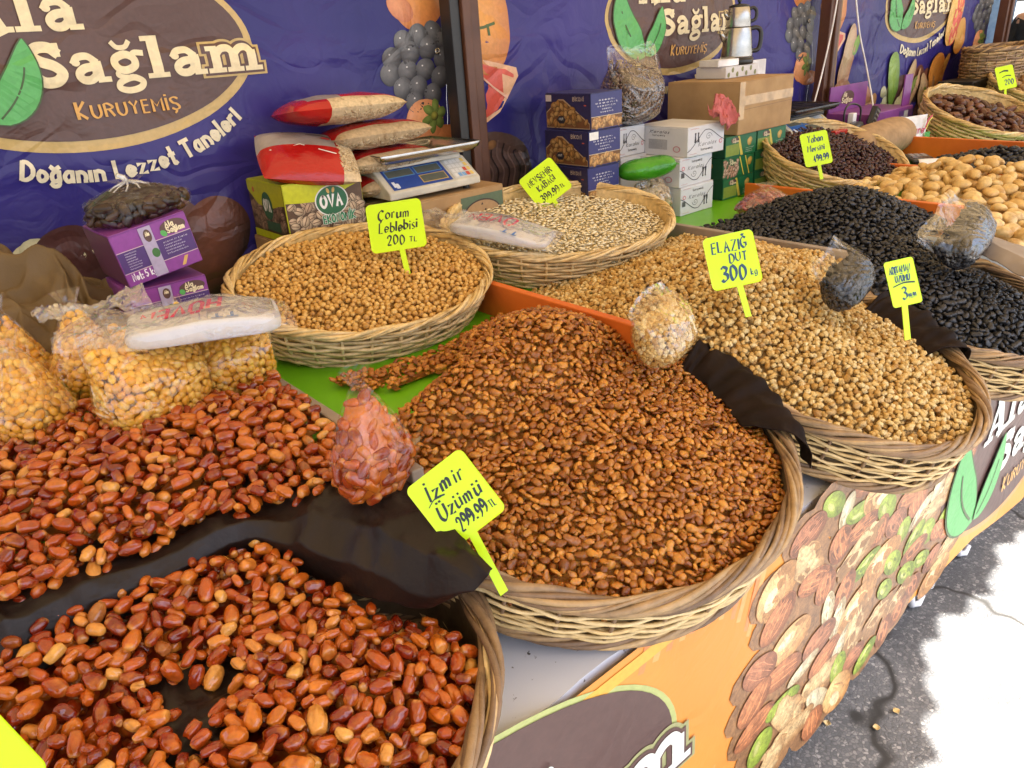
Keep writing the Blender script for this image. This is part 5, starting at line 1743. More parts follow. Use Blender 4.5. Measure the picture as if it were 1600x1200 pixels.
sign('neon yellow price sign in the golden raisins reading İzmir Üzümü 299.99', [(643, 757), (733, 693), (778, 800), (695, 870)], (768, 888), .935,
     [('İzmir', -.30, .17, .20, .62, .25), ('_', -.38, .12, .03, .3, 0), ('Üzümü', -.34, -.12, .20, .72, .25), ('299.99', -.20, -.38, .19, .50, .1), ('TL', .33, -.37, .10, .10, .1)])
sign('neon yellow price sign in the chickpeas reading Çorum Leblebisi 200', [(565, 322), (655, 310), (669, 383), (587, 397)], (633, 410), 1.11,
     [('Çorum', -.30, .16, .20, .58, .2), ('Leblebisi', -.32, -.10, .20, .70, .2), ('200', -.20, -.38, .19, .32, .1), ('TL', .20, -.36, .10, .14, .1)])
sign('neon yellow price sign in the pumpkin seeds reading Nevşehir Kabağı', [(811, 282), (859, 244), (895, 291), (844, 331)], (872, 324), 1.09,
     [('NEVŞEHİR', -.36, .16, .16, .70, .05), ('KABAĞI', -.24, -.08, .16, .52, .05), ('399.99', -.32, -.38, .19, .52, .1), ('TL', .24, -.36, .10, .12, .1)])
sign('neon yellow price sign in the mulberries reading Elazığ Dut 300', [(1094, 373), (1174, 359), (1193, 437), (1117, 457)], (1162, 468), 1.05,
     [('ELAZIĞ', -.36, .18, .20, .70, .1), ('DUT', -.06, -.04, .16, .36, .1), ('300', -.28, -.38, .27, .50, .1), ('kg', .30, -.34, .12, .13, .1)], 'blue', nibw=.02)
sign('neon yellow price sign in the black raisins reading Adıyaman Üzümü', [(1384, 410), (1431, 400), (1436, 472), (1392, 483)], (1416, 503), .985,
     [('ADIYAMAN', -.38, .22, .15, .72, .15), ('ÜZÜMÜ', -.24, .02, .14, .50, .15), ('_', -.36, -.06, .05, .75, 0), ('3', -.12, -.38, .26, .18, .1), ('99.99', .08, -.36, .10, .26, .1)], 'blue')
sign('neon green price sign in the dark berries reading Yaban Mersini 499.99', [(1249, 210), (1292, 203), (1301, 253), (1259, 263)], (1281, 264), 1.075,
     [('Yaban', -.26, .20, .20, .56, .2), ('Mersini', -.32, -.06, .18, .62, .2), ('499.99', -.16, -.38, .19, .55, .1)], 'blue')
sign('small neon green price sign in the far nut basket reading 200', [(1558, 106), (1586, 100), (1585, 136), (1557, 142)], (1571, 147), 1.115,
     [('_', -.3, .24, .10, .5, 0), ('_', -.2, .02, .06, .5, 0), ('200', -.12, -.32, .22, .50, .1)], 'blue')
sign('neon yellow price sign cut off at the lower left corner', [(-62, 1052), (72, 1196), (-45, 1330), (-180, 1190)], (-120, 1400), .885, [('_', .05, -.1, .05, .3, 0)])
# ------------------------------------------------------------------ cartons and goods in front of the backdrop
def carton(name, label, corner, w, d, h, mat, yaw=0.0, roll=0.0, front=None, side=None, tape=None, group=None, cat='carton', open_top=False, pmat='print'):
    """corner = lower front left corner; w along x, d along y, front face looks to -y, side face to -x"""
    t = thing(name, label, cat, corner, 0, group, (0, roll, yaw))
    r_ = random.Random(len(label))
    MB().box((0, 0, 0), (w, d, h - .002), bev=.0025).build('body', mat, t)
    if not open_top:
        g = d / 2
        MB().box((.001, .001, h - .002), (w - .001, g - .001, h + .0006), bev=.0006).build('flap', mat, t)
        MB().box((.001, g + .001, h - .002), (w - .001, d - .001, h + .0004), bev=.0006).build('flap', mat, t)
    if tape:
        mb = MB()
        tw = min(.024, d * .12)
        mb.box((-.0008, d / 2 - tw, h * .55), (-.0002, d / 2 + tw, h + .001)).box((-.0008, d / 2 - tw, h + .0008), (w * .96, d / 2 + tw, h + .0014))
        mb.build('tape', M[tape], t)
    ink = Ink()
    if front:
        front(ink, w, h)
        if ink.v: ink.build('front_print', lambda x, z, li: (x, -li, z), M[pmat], t, .0004)
    if side:
        side(ink, d, h)
        if ink.v: ink.build('side_print', lambda x, z, li: (-li, d - x, z), M[pmat], t, .0004)
    return t


def lines_of_text(ink, x, y, w, n, lh, col, seed=0, layer=1.5, pen=.2):
    """small print: rows of tiny letters"""
    r_ = random.Random(seed)
    for i in range(n):
        s = ''.join(r_.choice('aeioumnrslt') for _ in range(12))
        ink.text(s, x, y - i * lh, lh * .5, col, layer, pen=pen, width=w * r_.uniform(.6, 1))


# plain cartons that lift the goods behind the baskets
carton('cardboard_carton', 'low plain cardboard carton under the purple cartons at left', (.26, 1.47, .97), .215, .30, .105, M['cardboard_dark'], .05, tape='tape')
carton('cardboard_carton', 'plain cardboard carton hidden under the lime green pistachio carton', (.735, 1.705, .97), .215, .205, .156, M['cardboard_dark'], 0)


# purple cartons with small logo
def purple_front(ink, w, h):
    PU, DK = (0.25, 0.05, 0.30), (0.075, 0.03, 0.17)
    ink.rect(0.002, .002, w - .002, h - .002, PU, 0)
    ink.rect(0.002, h * .26, w - .002, h * .66, DK, .6)
    for z in (.26, .66): ink.ribbon([(0.002, h * z), (w - .002, h * z)], .0014, (.62, .45, .5), 1.2)
    lines_of_text(ink, w * .10, h * .60, w * .18, 7, h * .048, (.5, .45, .6), 2)
    lines_of_text(ink, w * .60, h * .57, w * .34, 5, h * .055, (.6, .55, .68), 3)
    ink.text('Net: 5 kg e', w * .08, h * .10, h * .13, (.85, .8, .85), 1.5, pen=.17, width=w * .38)
    ink.poly([(w * .72, h * .06), (w * .79, h * .22), (w * .84, h * .22), (w * .77, h * .06)], (.65, .40, .12), 1.4)
    ink.blob(w * .79, h * .82, w * .17, h * .13, BROWNP, layer=1.4, segs=30, rings=2)
    ink.text('Ala', w * .70, h * .83, h * .10, CREAM, 2.2, pen=.24, width=w * .11)
    ink.text('Sağlam', w * .70, h * .72, h * .10, CREAM, 2.4, pen=.24, width=w * .24)
    ink.blob(w * .65, h * .74, w * .035, h * .07, (.10, .40, .10), layer=2.4, segs=12, rings=1, rot=.6)
    ink.poly([(w * .36, 0.003), (w * .52, 0.003), (w * .52, h - .003), (w * .36, h - .003)], (.42, .36, .52), 3.4)
    ink.blob(w * .45, h * .80, w * .05, h * .12, BROWNP, layer=3.8, segs=16, rings=1)
    ink.text('Ala', w * .425, h * .80, h * .07, CREAM, 4.2, pen=.24, width=w * .05)
    ink.blob(w * .47, h * .46, w * .05, h * .09, (.05, .16, .04), layer=3.8, segs=16, rings=1)


pc = carton('purple_carton', 'purple printed carton with tape and logo under the dark bag', (.325, 1.50, 1.168), .145, .16, .100, M['purple_card'], .03, -.14, purple_front, lambda k, w, h: k.rect(.002, .002, w - .002, h - .002, (.10, .03, .07), 0))
carton('purple_carton', 'lower purple carton half hidden behind the white bag bundle', (.318, 1.495, 1.076), .145, .16, .086, M['purple_card'], .0, 0, purple_front)


# lime green pistachio carton
def ova_front(ink, w, h):
    ink.rect(.002, .002, w - .002, h - .002, (.10, .055, .03), 0)
    disc_scatter(ink, .002, .004, w - .002, h * .70, .0125, 95, [(.62, .46, .30), (.55, .38, .24), (.68, .52, .34)], (.05, .025, .015), .6, 4, .72, slit=(.16, .09, .05))
    top = [(.0015, h * .70)] + [(w * q, h * (.70 - .06 * math.sin(pi * q))) for q in (.2, .4, .6)] + [(w * .8, h * .78), (w - .0015, h * .86), (w - .0015, h - .0015), (.0015, h - .0015)]
    ink.poly(top, (.52, .56, .01), 2.2)
    ink.blob(w * .58, h * .62, w * .215, h * .26, (.75, .75, .7), layer=2.6, segs=36, rings=2)
    ink.blob(w * .58, h * .62, w * .20, h * .24, (.02, .14, .06), layer=3.0, segs=36, rings=2)
    ink.text('OVA', w * .44, h * .52, h * .19, (.86, .86, .82), 3.6, pen=.24, width=w * .28)
    for q in (-.035, .035): ink.blob(w * (.58 + q), h * .79, w * .018, h * .05, (.65, .42, .12), layer=3.6, rot=-q * 9, segs=10, rings=1)
    ink.text('EKONOMİK', w * .44, h * .25, h * .13, (.75, .78, .7), 3.4, pen=.34, width=w * .42)
    ink.text('EKONOMİK', w * .44, h * .25, h * .13, (.02, .22, .09), 3.8, pen=.2, width=w * .42)


def ova_side(ink, w, h):  # front inks repeated darker, side-face shade put into the colour
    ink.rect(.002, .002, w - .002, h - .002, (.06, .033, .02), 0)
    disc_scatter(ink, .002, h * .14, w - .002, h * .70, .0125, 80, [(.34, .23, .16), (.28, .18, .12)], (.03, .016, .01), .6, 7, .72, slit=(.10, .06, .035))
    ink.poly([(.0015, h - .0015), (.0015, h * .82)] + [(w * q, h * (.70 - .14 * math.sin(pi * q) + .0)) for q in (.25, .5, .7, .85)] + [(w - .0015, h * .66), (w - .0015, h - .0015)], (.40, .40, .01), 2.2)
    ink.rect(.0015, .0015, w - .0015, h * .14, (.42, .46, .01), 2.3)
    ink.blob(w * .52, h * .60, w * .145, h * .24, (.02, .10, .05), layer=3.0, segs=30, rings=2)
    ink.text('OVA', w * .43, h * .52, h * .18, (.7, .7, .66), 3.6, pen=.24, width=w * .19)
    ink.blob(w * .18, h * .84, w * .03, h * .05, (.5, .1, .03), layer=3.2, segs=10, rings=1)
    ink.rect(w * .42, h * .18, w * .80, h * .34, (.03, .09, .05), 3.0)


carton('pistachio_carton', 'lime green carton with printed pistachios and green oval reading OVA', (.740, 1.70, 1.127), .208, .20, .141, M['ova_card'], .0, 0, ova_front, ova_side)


def ardic_front(ink, w, h):
    ink.poly([(w * .62, h * .60), (w * .99, h * .60), (w * .99, h * .92), (w * .62, h * .92)], (.10, .15, .09), .5)
    ink.blob(w * .80, h * .64, w * .17, h * .22, (.40, .25, .12), layer=1.0, segs=36, rings=2)
    ink.ribbon([(w * .80 + w * .165 * math.cos(a), h * .64 + h * .21 * math.sin(a)) for a in np.linspace(-.3, pi + .3, 30)], .004, (.05, .035, .03), 1.6)
    ink.text('Ardıç', w * .68, h * .56, h * .15, (.05, .03, .025), 2.0, pen=.17, width=w * .24)
    ink.blob(w * .80, h * .79, w * .012, h * .025, (.05, .03, .025), layer=2, segs=3, rings=1, rot=1.57)


carton('cardboard_carton', 'brown cardboard carton with dark lettering under the first scale', (.985, 1.68, .97), .40, .25, .200, M['cardboard'], .0, 0, ardic_front, None, 'tape')


# ------------------------------------------------------------------ red and white seed pouches
def pouch(label, loc, L, Wd, Hh, rot, seed, style):
    t = thing('seed_pouch', label, 'pouch', loc, 0, 'red pouches of sunflower seeds', rot)
    ph = seed * 1.7

    def f(u, v, s=1):
        x, y = 2 * u - 1, 2 * v - 1
        e = (1 - abs(x) ** 2.6) * (1 - abs(y) ** 2.4)
        z = Hh / 2 * max(0, e) ** .5 * s + .002 * math.sin(x * 9 + ph) * math.sin(y * 7) * e
        return Vector((x * L / 2 * (1 - .05 * y * y), y * Wd / 2 * (1 - .04 * x * x), z + Hh / 2))
    mats = [M['red_film'], M['grey_film'], M['seed_pack']]
    mb = MB()
    for s in (1, -1):
        nu, nv = 33, 25
        vs = [f(i / (nu - 1), j / (nv - 1), s) for j in range(nv) for i in range(nu)]
        k = len(mb.v); mb.v += vs
        for j in range(nv - 1):
            for i in range(nu - 1):
                q = (k + j * nu + i, k + j * nu + i + 1, k + (j + 1) * nu + i + 1, k + (j + 1) * nu + i)
                mb.f.append(q if s == 1 else q[::-1])
                x, y = i / nu, j / nv
                m = 0
                if style == 0: m = (2 if x > .30 else 0) if (s == -1 or y < .10) else (1 if .14 < x < .40 else 0)
                elif style == 1: m = 1 if (.45 < y < .9 and x < .75) else (2 if x > .78 or (s == -1 and y > .6) else 0)
                else: m = 2 if (s == -1 or y < .10) else 0
                mb.m.append(m)
    o = mb.build('pouch_body', None, t, True, mats)
    # seeds bulging behind the clear window
    P, A = [], []
    r_ = np.random.default_rng(seed)
    for _ in range(420):
        u = r_.uniform(.42, .97) if style == 0 else (r_.uniform(.03, .97) if style == 2 else r_.uniform(.80, .97))
        v = r_.uniform(.02, .5) if style != 1 else r_.uniform(.1, .9)
        s = -1 if style != 1 else (1 if r_.uniform() < .6 else -1)
        p = f(u, v, s); n_ = (f(u + .01, v, s) - p).cross(f(u, v + .01, s) - p) * s
        if n_.length < 1e-9: continue
        nz = np.array(n_.normalized()); ax = r_.normal(size=3); ax -= nz * ax.dot(nz); ax /= np.linalg.norm(ax)
        P.append(np.array(p) - nz * .0002); A.append(np.stack([ax, np.cross(nz, ax), nz], 1) * np.array([.0075, .0028, .0013]))
    o = link_mesh('seeds', join_pieces('seeds', 'seed', np.array(P), np.array(A)), M['seed_pack'], t); o['kind'] = 'stuff'
    if style == 1:
        ink = Ink()
        ink.ribbon([(-.09, -.018), (-.02, .0), (.06, -.03)], .004, (.8, .8, .8), 0)
        ink.ribbon([(.0, .05), (.03, .06), (.06, .045)], .008, (.02, .015, .015), 0, nib=.4)
        ink.blob(.045, .035, .012, .006, (.5, .02, .02), layer=.5, segs=10, rings=1)
        ink.build('printed_mark', lambda x, y, li: f(x / L + .5, y / Wd + .5) + Vector((0, 0, li)), M['print'], t, .001)


M['seed_pack'] = grain_mat('striped_sunflower_seed', [(0, (.50, .38, .22)), (.5, (.66, .53, .34)), (1, (.36, .25, .14))], .5, (.3, .2, .1), 60, (.55, .75), None)
pouch('red pouch of sunflower seeds on top of the pouch stack', (.972, 1.80, 1.374), .31, .19, .070, (-.10, .02, -.10), 1, 0)
pouch('red pouch of sunflower seeds second from top in the stack', (1.055, 1.80, 1.306), .28, .19, .066, (-.08, .0, -.05), 2, 2)
pouch('clear and red pouch leaning forward over the pistachio carton', (.845, 1.775, 1.277), .235, .20, .074, (.42, .16, -.30), 3, 1)
pouch('red pouch of sunflower seeds behind the first scale', (1.080, 1.81, 1.243), .27, .18, .062, (-.03, 0, .0), 4, 2)
pouch('red pouch of sunflower seeds at the bottom of the stack', (1.095, 1.82, 1.180), .26, .17, .062, (0, 0, .05), 5, 2)


# ------------------------------------------------------------------ electronic scales
def scale(label, loc, yaw, dark, w=.30, d=.27):
    t = thing('electronic_scale', label, 'scale', loc, yaw)
    # body: wedge with sloping control panel; profile in (y,z) along x
    prof = [(0, .012), (0, .030), (.075, .082), (d, .082), (d, .012)]
    mb = MB()
    n = len(prof)
    vs = [(0, y, z) for y, z in prof] + [(w, y, z) for y, z in prof]
    mb.add(vs, [tuple(range(n)), tuple(range(2 * n - 1, n - 1, -1))] + [(i, i + n, (i + 1) % n + n, (i + 1) % n) for i in range(n)])
    o = fix_normals(mb.build('housing', M['beige_plastic'], t))
    m = o.modifiers.new('bevel', 'BEVEL'); m.width = .004; m.segments = 2; m.limit_method = 'ANGLE'
    for x in (.02, w - .04):
        for y in (.02, d - .04): MB().lathe([(.010, 0), (.010, .013)], 12, Matrix.Translation((x + .01, y + .01, 0))).build('foot', M['black_plastic'], t)
    sl = Vector((0, .075, .052)); L = sl.length; sl.normalize(); nn = Vector((0, -sl.z, sl.y))
    P = lambda x, s, li: Vector((x * w, 0, .030)) + sl * (s * L) + nn * (.0006 + li)
    ink = Ink()
    BL = (.02, .06, .30) if not dark else (.03, .12, .40)
    ink.rect(.06, .08, .70, .92, BL, 0); ink.rect(.73, .08, .97, .92, (.62, .62, .6), 0)
    ink.build('control_panel', P, M['print'], t, .0004)
    for x0, x1, s0, s1 in ((.09, .36, .58, .84), (.40, .66, .58, .84), (.40, .66, .20, .46)):
        ink.rect(x0 - .01, s0 - .03, x1 + .01, s1 + .03, (.5, .35, .1) if s0 < .5 else (.1, .25, .5), 1.0)
        ink.rect(x0, s0, x1, s1, (.10, .11, .09), 1.6)
        ink.build('display', P, M['print'], t, .0004)
    ink.text('kg', .10, .2, .2, (.7, .75, .85), 1.2, pen=.15, width=.03)
    ink.build('panel_marks', P, M['print'], t, .0004)
    for i in range(5):
        for j in range(4):
            c = (.75, .55, .15) if i == 4 else ((.6, .08, .05) if (i == 3 and j < 2) else ((.2, .4, .7) if j == 0 and i > 0 else (.75, .75, .74)))
            x0, s0 = .745 + i * .044, .13 + j * .195
            ink.rect(x0, s0, x0 + .036, s0 + .15, c, 1.2)
            ink.build('key', P, M['print'], t, .0006)
    # stickers on the flank
    for y0, c in ((.05, (.7, .7, .68)), (.11, (.06, .25, .1))):
        ink.rect(y0, .045, y0 + .03, .068, c, 0)
        ink.build('sticker', lambda a_, b_, li: (-li - .0005, a_, b_), M['print'], t, .0004)
    MB().box((.03, .045, .082), (w - .03, d - .03, .094), bev=.003).build('platform', M['beige_plastic'] if not dark else M['black_plastic'], t)
    # shallow pan with raised lips
    mb = MB()
    x0, x1, y0, y1 = -.012, w + .012, .0, d + .005

    def pan(u, v):
        lip = max(abs(2 * u - 1) ** 14, abs(2 * v - 1) ** 14)
        return Vector((x0 + (x1 - x0) * u, y0 + (y1 - y0) * v, .098 + .026 * lip))
    mb.grid(pan, 41, 41)
    o = mb.build('weighing_pan', M['steel'] if not dark else M['steel_dark'], t, True)
    solidify(o, .0016)
    return t


scale('electronic scale with steel pan standing on the lettered cardboard carton', (1.020, 1.69, 1.1715), .0, False, .295, .235)
carton('cardboard_carton', 'plain carton carrying the second scale behind the dark berry basket', (2.74, 1.58, .97), .38, .30, .125, M['cardboard_dark'])
scale('electronic scale with dark pan behind the basket of dark berries', (2.775, 1.59, 1.0965), .0, True, .31, .28)


# ------------------------------------------------------------------ navy cartons of cashews
CASH = [(.66, .36, .12), (.72, .44, .17), (.58, .30, .09)]


def navy_front(ink, w, h):
    ink.rect(.001, .002, w - .001, h - .002, (.030, .034, .16), 0)
    ink.rect(.001, .004, w - .001, h * .36, (.16, .07, .02), .3)
    disc_scatter(ink, .001, .004, w - .001, h * .36, .011, 34, CASH, (.12, .05, .015), .6, 3, .6)
    ink.ribbon([(.001, h * .365), (w - .001, h * .365)], .0016, (.6, .5, .35), 2)
    for q, ww in enumerate((.5, .72, .6, .3, .42)): ink.text('oseanıtmr'[:6 + q % 3], w * (.5 - ww / 2), h * (.78 - q * .08), h * .045, (.62, .62, .68), 1.5, pen=.26 if q == 0 else .2, width=w * ww)


def navy_side(ink, w, h):  # navy and cashew inks dimmed, this face's shade is painted in
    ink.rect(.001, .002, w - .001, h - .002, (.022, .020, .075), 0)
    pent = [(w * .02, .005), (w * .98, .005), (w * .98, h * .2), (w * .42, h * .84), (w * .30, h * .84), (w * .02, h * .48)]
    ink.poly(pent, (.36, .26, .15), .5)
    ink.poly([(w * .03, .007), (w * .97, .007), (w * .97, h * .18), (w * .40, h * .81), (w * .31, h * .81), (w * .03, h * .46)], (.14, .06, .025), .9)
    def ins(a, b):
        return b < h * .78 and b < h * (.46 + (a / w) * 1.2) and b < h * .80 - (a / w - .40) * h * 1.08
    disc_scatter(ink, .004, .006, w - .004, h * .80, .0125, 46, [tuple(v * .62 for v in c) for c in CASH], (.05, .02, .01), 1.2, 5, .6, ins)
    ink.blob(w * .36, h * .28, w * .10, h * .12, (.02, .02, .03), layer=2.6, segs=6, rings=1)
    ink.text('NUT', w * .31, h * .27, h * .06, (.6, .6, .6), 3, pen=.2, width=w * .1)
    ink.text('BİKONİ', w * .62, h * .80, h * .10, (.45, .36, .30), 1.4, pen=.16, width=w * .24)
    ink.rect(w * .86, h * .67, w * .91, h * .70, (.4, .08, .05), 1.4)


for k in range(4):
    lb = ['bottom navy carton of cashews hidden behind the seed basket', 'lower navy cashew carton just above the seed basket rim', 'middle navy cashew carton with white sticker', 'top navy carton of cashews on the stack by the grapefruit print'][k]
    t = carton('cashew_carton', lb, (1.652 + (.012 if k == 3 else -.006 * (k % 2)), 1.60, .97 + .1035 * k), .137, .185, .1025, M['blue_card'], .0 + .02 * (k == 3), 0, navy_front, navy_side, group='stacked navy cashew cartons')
    if k in (2, 3):
        ink = Ink()
        if k == 2:
            ink.rect(.002, .078, .040, .100, (.78, .78, .76), 5); ink.build('sticker', lambda x, z, li: (x, -li, z), M['print'], t, .0004)
        else:
            ink.rect(.004, .080, .028, .098, (.5, .45, .45), 5); ink.build('sticker', lambda x, z, li: (-li, .185 - x, z), M['print'], t, .0004)


# ------------------------------------------------------------------ white cartons
def white_front(flip):
    def f(ink, w, h):
        K = (.03, .03, .04)
        Y = (lambda z: h - z) if flip else (lambda z: z)
        X = (lambda x: w - x) if flip else (lambda x: x)
        pts = [(0, .18), (.1, .28), (.25, .52), (.42, .80), (.52, .84), (.62, .80), (.78, .62), (.9, .48), (1, .40)]
        ink.ribbon(cr([(X(w * a), Y(h * b)) for a, b in pts]), .0022, K, 1)
        a = np.linspace(0, 9, 40)
        ink.ribbon([(X(w * .56 + w * (.09 - .009 * q) * math.cos(q)), Y(h * .60 + h * (.13 - .013 * q) * math.sin(q))) for q in a], .0013, K, 1)
        ink.text('Karalas', X(w * .28) if not flip else w * .24, Y(h * .32) if not flip else h * .56, h * .13, K, 1.2, pen=.16, slant=.3, width=w * .5, nib=.4)
        ink.text('kuruyemiş', w * .36, Y(h * .16) if not flip else h * .80, h * .08, K, 1.2, pen=.18, width=w * .32)
        ink.blob(X(w * .90), Y(h * .36), w * .045, h * .075, (.6, .1, .14), layer=1, segs=20, rings=1); ink.blob(X(w * .90), Y(h * .36), w * .03, h * .05, (.66, .64, .66), layer=1.4, segs=20, rings=1)
        for q in (.20, .28):
            x = X(w * q)
            for (dx, z0, z1, ww) in ((0, .48, .72, .018), (.02, .46, .62, .012), (-.02, .46, .58, .01)): ink.ribbon([(x + w * dx, Y(h * z0)), (x + w * dx * .5, Y(h * z1))], ww * w * 1.4, K, 1)
            ink.blob(x, Y(h * .76), w * .02, h * .035, K, layer=1.2, segs=10, rings=1)
        ink.rect(X(w * .86), Y(h * .50), X(w * .96), Y(h * .68), (.10, .10, .11), 1) if flip else None
        lines_of_text(ink, w * .06, h * .92, w * .25, 1, h * .06, (.5, .12, .12), 4); lines_of_text(ink, w * .05, h * .08, w * .25, 1, h * .05, (.5, .12, .12), 5)
    return f


def white_side(ink, w, h):
    K = (.06, .06, .07)
    ink.text('Karalas', w * .28, h * .78, h * .09, K, 1, pen=.18, slant=.3, width=w * .38)
    ink.text('kuruyemiş', w * .34, h * .68, h * .06, K, 1, pen=.18, width=w * .24)
    ink.rect(w * .26, h * .22, w * .62, h * .56, (.40, .40, .42), .5)
    lines_of_text(ink, w * .28, h * .52, w * .3, 6, h * .05, (.25, .25, .27), 6)
    ink.blob(w * .80, h * .26, w * .07, h * .11, (.5, .22, .26), layer=1, segs=20, rings=1); ink.blob(w * .80, h * .26, w * .05, h * .08, (.55, .54, .56), layer=1.4, segs=20, rings=1)


for k in range(3):
    lb = ['bottom white printed carton on the green board', 'middle white printed carton in the stack of three', 'top white printed carton under the clear seed sack'][k]
    carton('white_carton', lb, (2.020 + (.0, -.004, .022)[k], 1.545 + (0, .004, -.004)[k], .9705 + .0925 * k), .175 + (.012 if k == 2 else 0), .22, .0915, M['white_card'], (.0, .02, -.03)[k], 0, white_front(k < 2), white_side, group='stacked white cartons')
carton('white_carton', 'white printed carton behind the stack beside the navy cartons', (1.915, 1.72, 1.162), .13, .16, .0915, M['white_card'], 0, 0, white_front(False), white_side, group='stacked white cartons')
carton('white_carton', 'white carton low behind the green pouch', (1.915, 1.71, .9705), .13, .17, .19, M['white_card'], 0, 0, None, white_side, group='stacked white cartons')
# clear sack of seeds on the white cartons, bag of pale nuts and green pouch beside them
bag('seed_sack', 'big clear sack of brown seeds standing on the white cartons', (2.005, 1.735, 1.252), .235, .15, .235, (-.03, 0, .0), 'seed', grain_mat('brown_seed', [(0, (.10, .06, .045)), (.5, (.19, .12, .09)), (1, (.34, .25, .19))], .45, None, 60, bump=None), (.0085, .0040, .0024), 1500, 'seal', .84, 21, cat='sack', wtop=.85)
bag('pale_nut_bag', 'clear bag of pale nuts standing beside the white cartons', (1.93, 1.60, .972), .15, .12, .14, (0, 0, .1), 'pea', grain_mat('pale_nut', [(0, (.42, .30, .17)), (.5, (.55, .42, .27)), (1, (.62, .5, .34))], .5, None, 50), (.013, .009, .007), 190, 'seal', .9, 22, cat='bag')
mb = MB()
mb.grid(lambda u, v: Vector((.19 * (v - .5), .046 * (1 - abs(2 * v - 1) ** 3) ** .5 * math.cos(2 * pi * u), .034 * (1 - abs(2 * v - 1) ** 3) ** .5 * math.sin(2 * pi * u) + .0015 * math.sin(v * 9))), 24, 24, closed_u=True)
t = thing('green_pouch', 'glossy bright green pouch lying on the bag of pale nuts', 'pouch', (1.885, 1.575, 1.145), 0, None, (0, -.08, -.55))
mb.build('pouch_body', M['green_film'], t, True)
MB().box((.082, -.022, -.001), (.098, .022, .001)).build('sealed_end', M['green_film'], t)


# ------------------------------------------------------------------ green cartons and the big carton
def green_front(ink, w, h):
    ink.rect(.001, .001, w - .001, h - .001, (.01, .14, .055), 0)
    ink.rect(.004, h * .08, w * .45, h * .62, (.22, .30, .05), .5)
    ink.blob(w * .30, h * .80, w * .13, h * .14, BROWNP, layer=.9, segs=20, rings=1)
    ink.text('Ala', w * .22, h * .82, h * .10, CREAM, 1.3, pen=.24, width=w * .1); ink.text('Sağlam', w * .22, h * .70, h * .10, CREAM, 1.3, pen=.24, width=w * .2)
    ink.poly([(w * .50, .002), (w * .58, .002), (w * .44, h - .002), (w * .38, h - .002)], (.62, .50, .08), .8)
    ink.blob(w * .78, h * .62, w * .08, h * .20, (.62, .42, .10), (.3, .18, .03), 0, .8, 16, 3, .1, 2)
    lines_of_text(ink, w * .66, h * .30, w * .28, 3, h * .09, (.6, .65, .5), 3)


def green_front2(ink, w, h):
    ink.rect(.001, .001, w - .001, h - .001, (.01, .14, .055), 0)
    disc_scatter(ink, .002, .002, w * .52, h * .98, .0095, 60, [(.60, .40, .30), (.5, .30, .2), (.66, .48, .36)], (.22, .08, .05), .6, 9, .6)
    ink.blob(w * .28, h * .80, w * .14, h * .16, (.02, .10, .04), layer=2.4, segs=20, rings=1)
    ink.text('Ala', w * .2, h * .82, h * .11, CREAM, 2.8, pen=.24, width=w * .1); ink.text('Sağlam', w * .2, h * .70, h * .11, CREAM, 2.8, pen=.24, width=w * .2)
    for q in (.50, .68): ink.poly([(w * (q + .16), .002), (w * (q + .19), .002), (w * (q + .03), h - .002), (w * q, h - .002)], (.66, .54, .08), 2.4)
    ink.blob(w * .86, h * .66, w * .08, h * .20, (.66, .46, .10), (.3, .18, .03), 0, .8, 16, 3, .1, 2)


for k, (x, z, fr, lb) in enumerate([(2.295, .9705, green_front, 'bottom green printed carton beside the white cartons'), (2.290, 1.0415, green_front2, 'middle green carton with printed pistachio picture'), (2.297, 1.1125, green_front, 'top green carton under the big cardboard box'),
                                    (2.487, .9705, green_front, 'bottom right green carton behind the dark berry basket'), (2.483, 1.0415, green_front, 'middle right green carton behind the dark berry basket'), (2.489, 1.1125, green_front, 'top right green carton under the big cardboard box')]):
    carton('green_carton', lb, (x, 1.575, z), .185, .22, .070, M['green_card'], 0, 0, fr, lambda i_, w, h: (i_.rect(.001, .001, w - .001, h - .001, (.008, .07, .03), 0), i_.rect(w * .1, h * .1, w * .6, h * .6, (.08, .11, .03), .6), i_.blob(w * .75, h * .65, w * .06, h * .16, (.3, .2, .06), layer=.6, segs=12, rings=1)), group='stacked green cartons')  # side lambda holds dimmed front inks, shading painted onto that face
bc = carton('cardboard_carton', 'big plain tan cardboard box on top of the green cartons', (2.350, 1.565, 1.1845), .345, .30, .172, M['cardboard'], .02, 0, lambda i_, w, h: i_.ribbon([(.002, h * .47), (w * .5, h * .485), (w - .002, h * .50)], .0012, (.16, .09, .04), .3), None)
MB().box((-.0012, -.0012, .05), (.03, -.0004, .171)).build('corner_tape', M['tape'], bc)
MB().box((.03, -.0010, .095), (.345, -.0003, .125)).build('tape', M['tape'], bc)
cc = carton('patterned_carton', 'small white patterned carton under the double kettle', (2.46, 1.70, 1.358), .20, .13, .038, M['white_card'], .0, 0, lambda i_, w, h: [i_.blob(w * q, h * (.3 + .4 * (k % 2)), .008, .008, (.2, .22, .08), layer=.5, segs=12, rings=1, wob=.1) for k, q in enumerate((.08, .2, .34, .5, .62, .76, .9))])
carton('dark_green_box', 'thin dark box and pads lying beside the kettle', (2.44, 1.72, 1.398), .11, .09, .022, M['paper_white'], -.1, 0)
MB_ = MB().box((0, 0, 0), (.13, .012, .10), bev=.002)
tag(MB_.build('white_board', M['paper_white']), 'plain white board leaning behind the big cardboard box', 'board').location = (2.74, 1.80, 1.30)
for k_, (x_, y_, z_, s_) in enumerate([(2.745, 1.76, .97, (.12, .09, .33))]):
    carton('cardboard_carton', 'tall plain carton standing behind the big cardboard box', (x_, y_, z_), s_[0], s_[1], s_[2], M['cardboard_dark'])


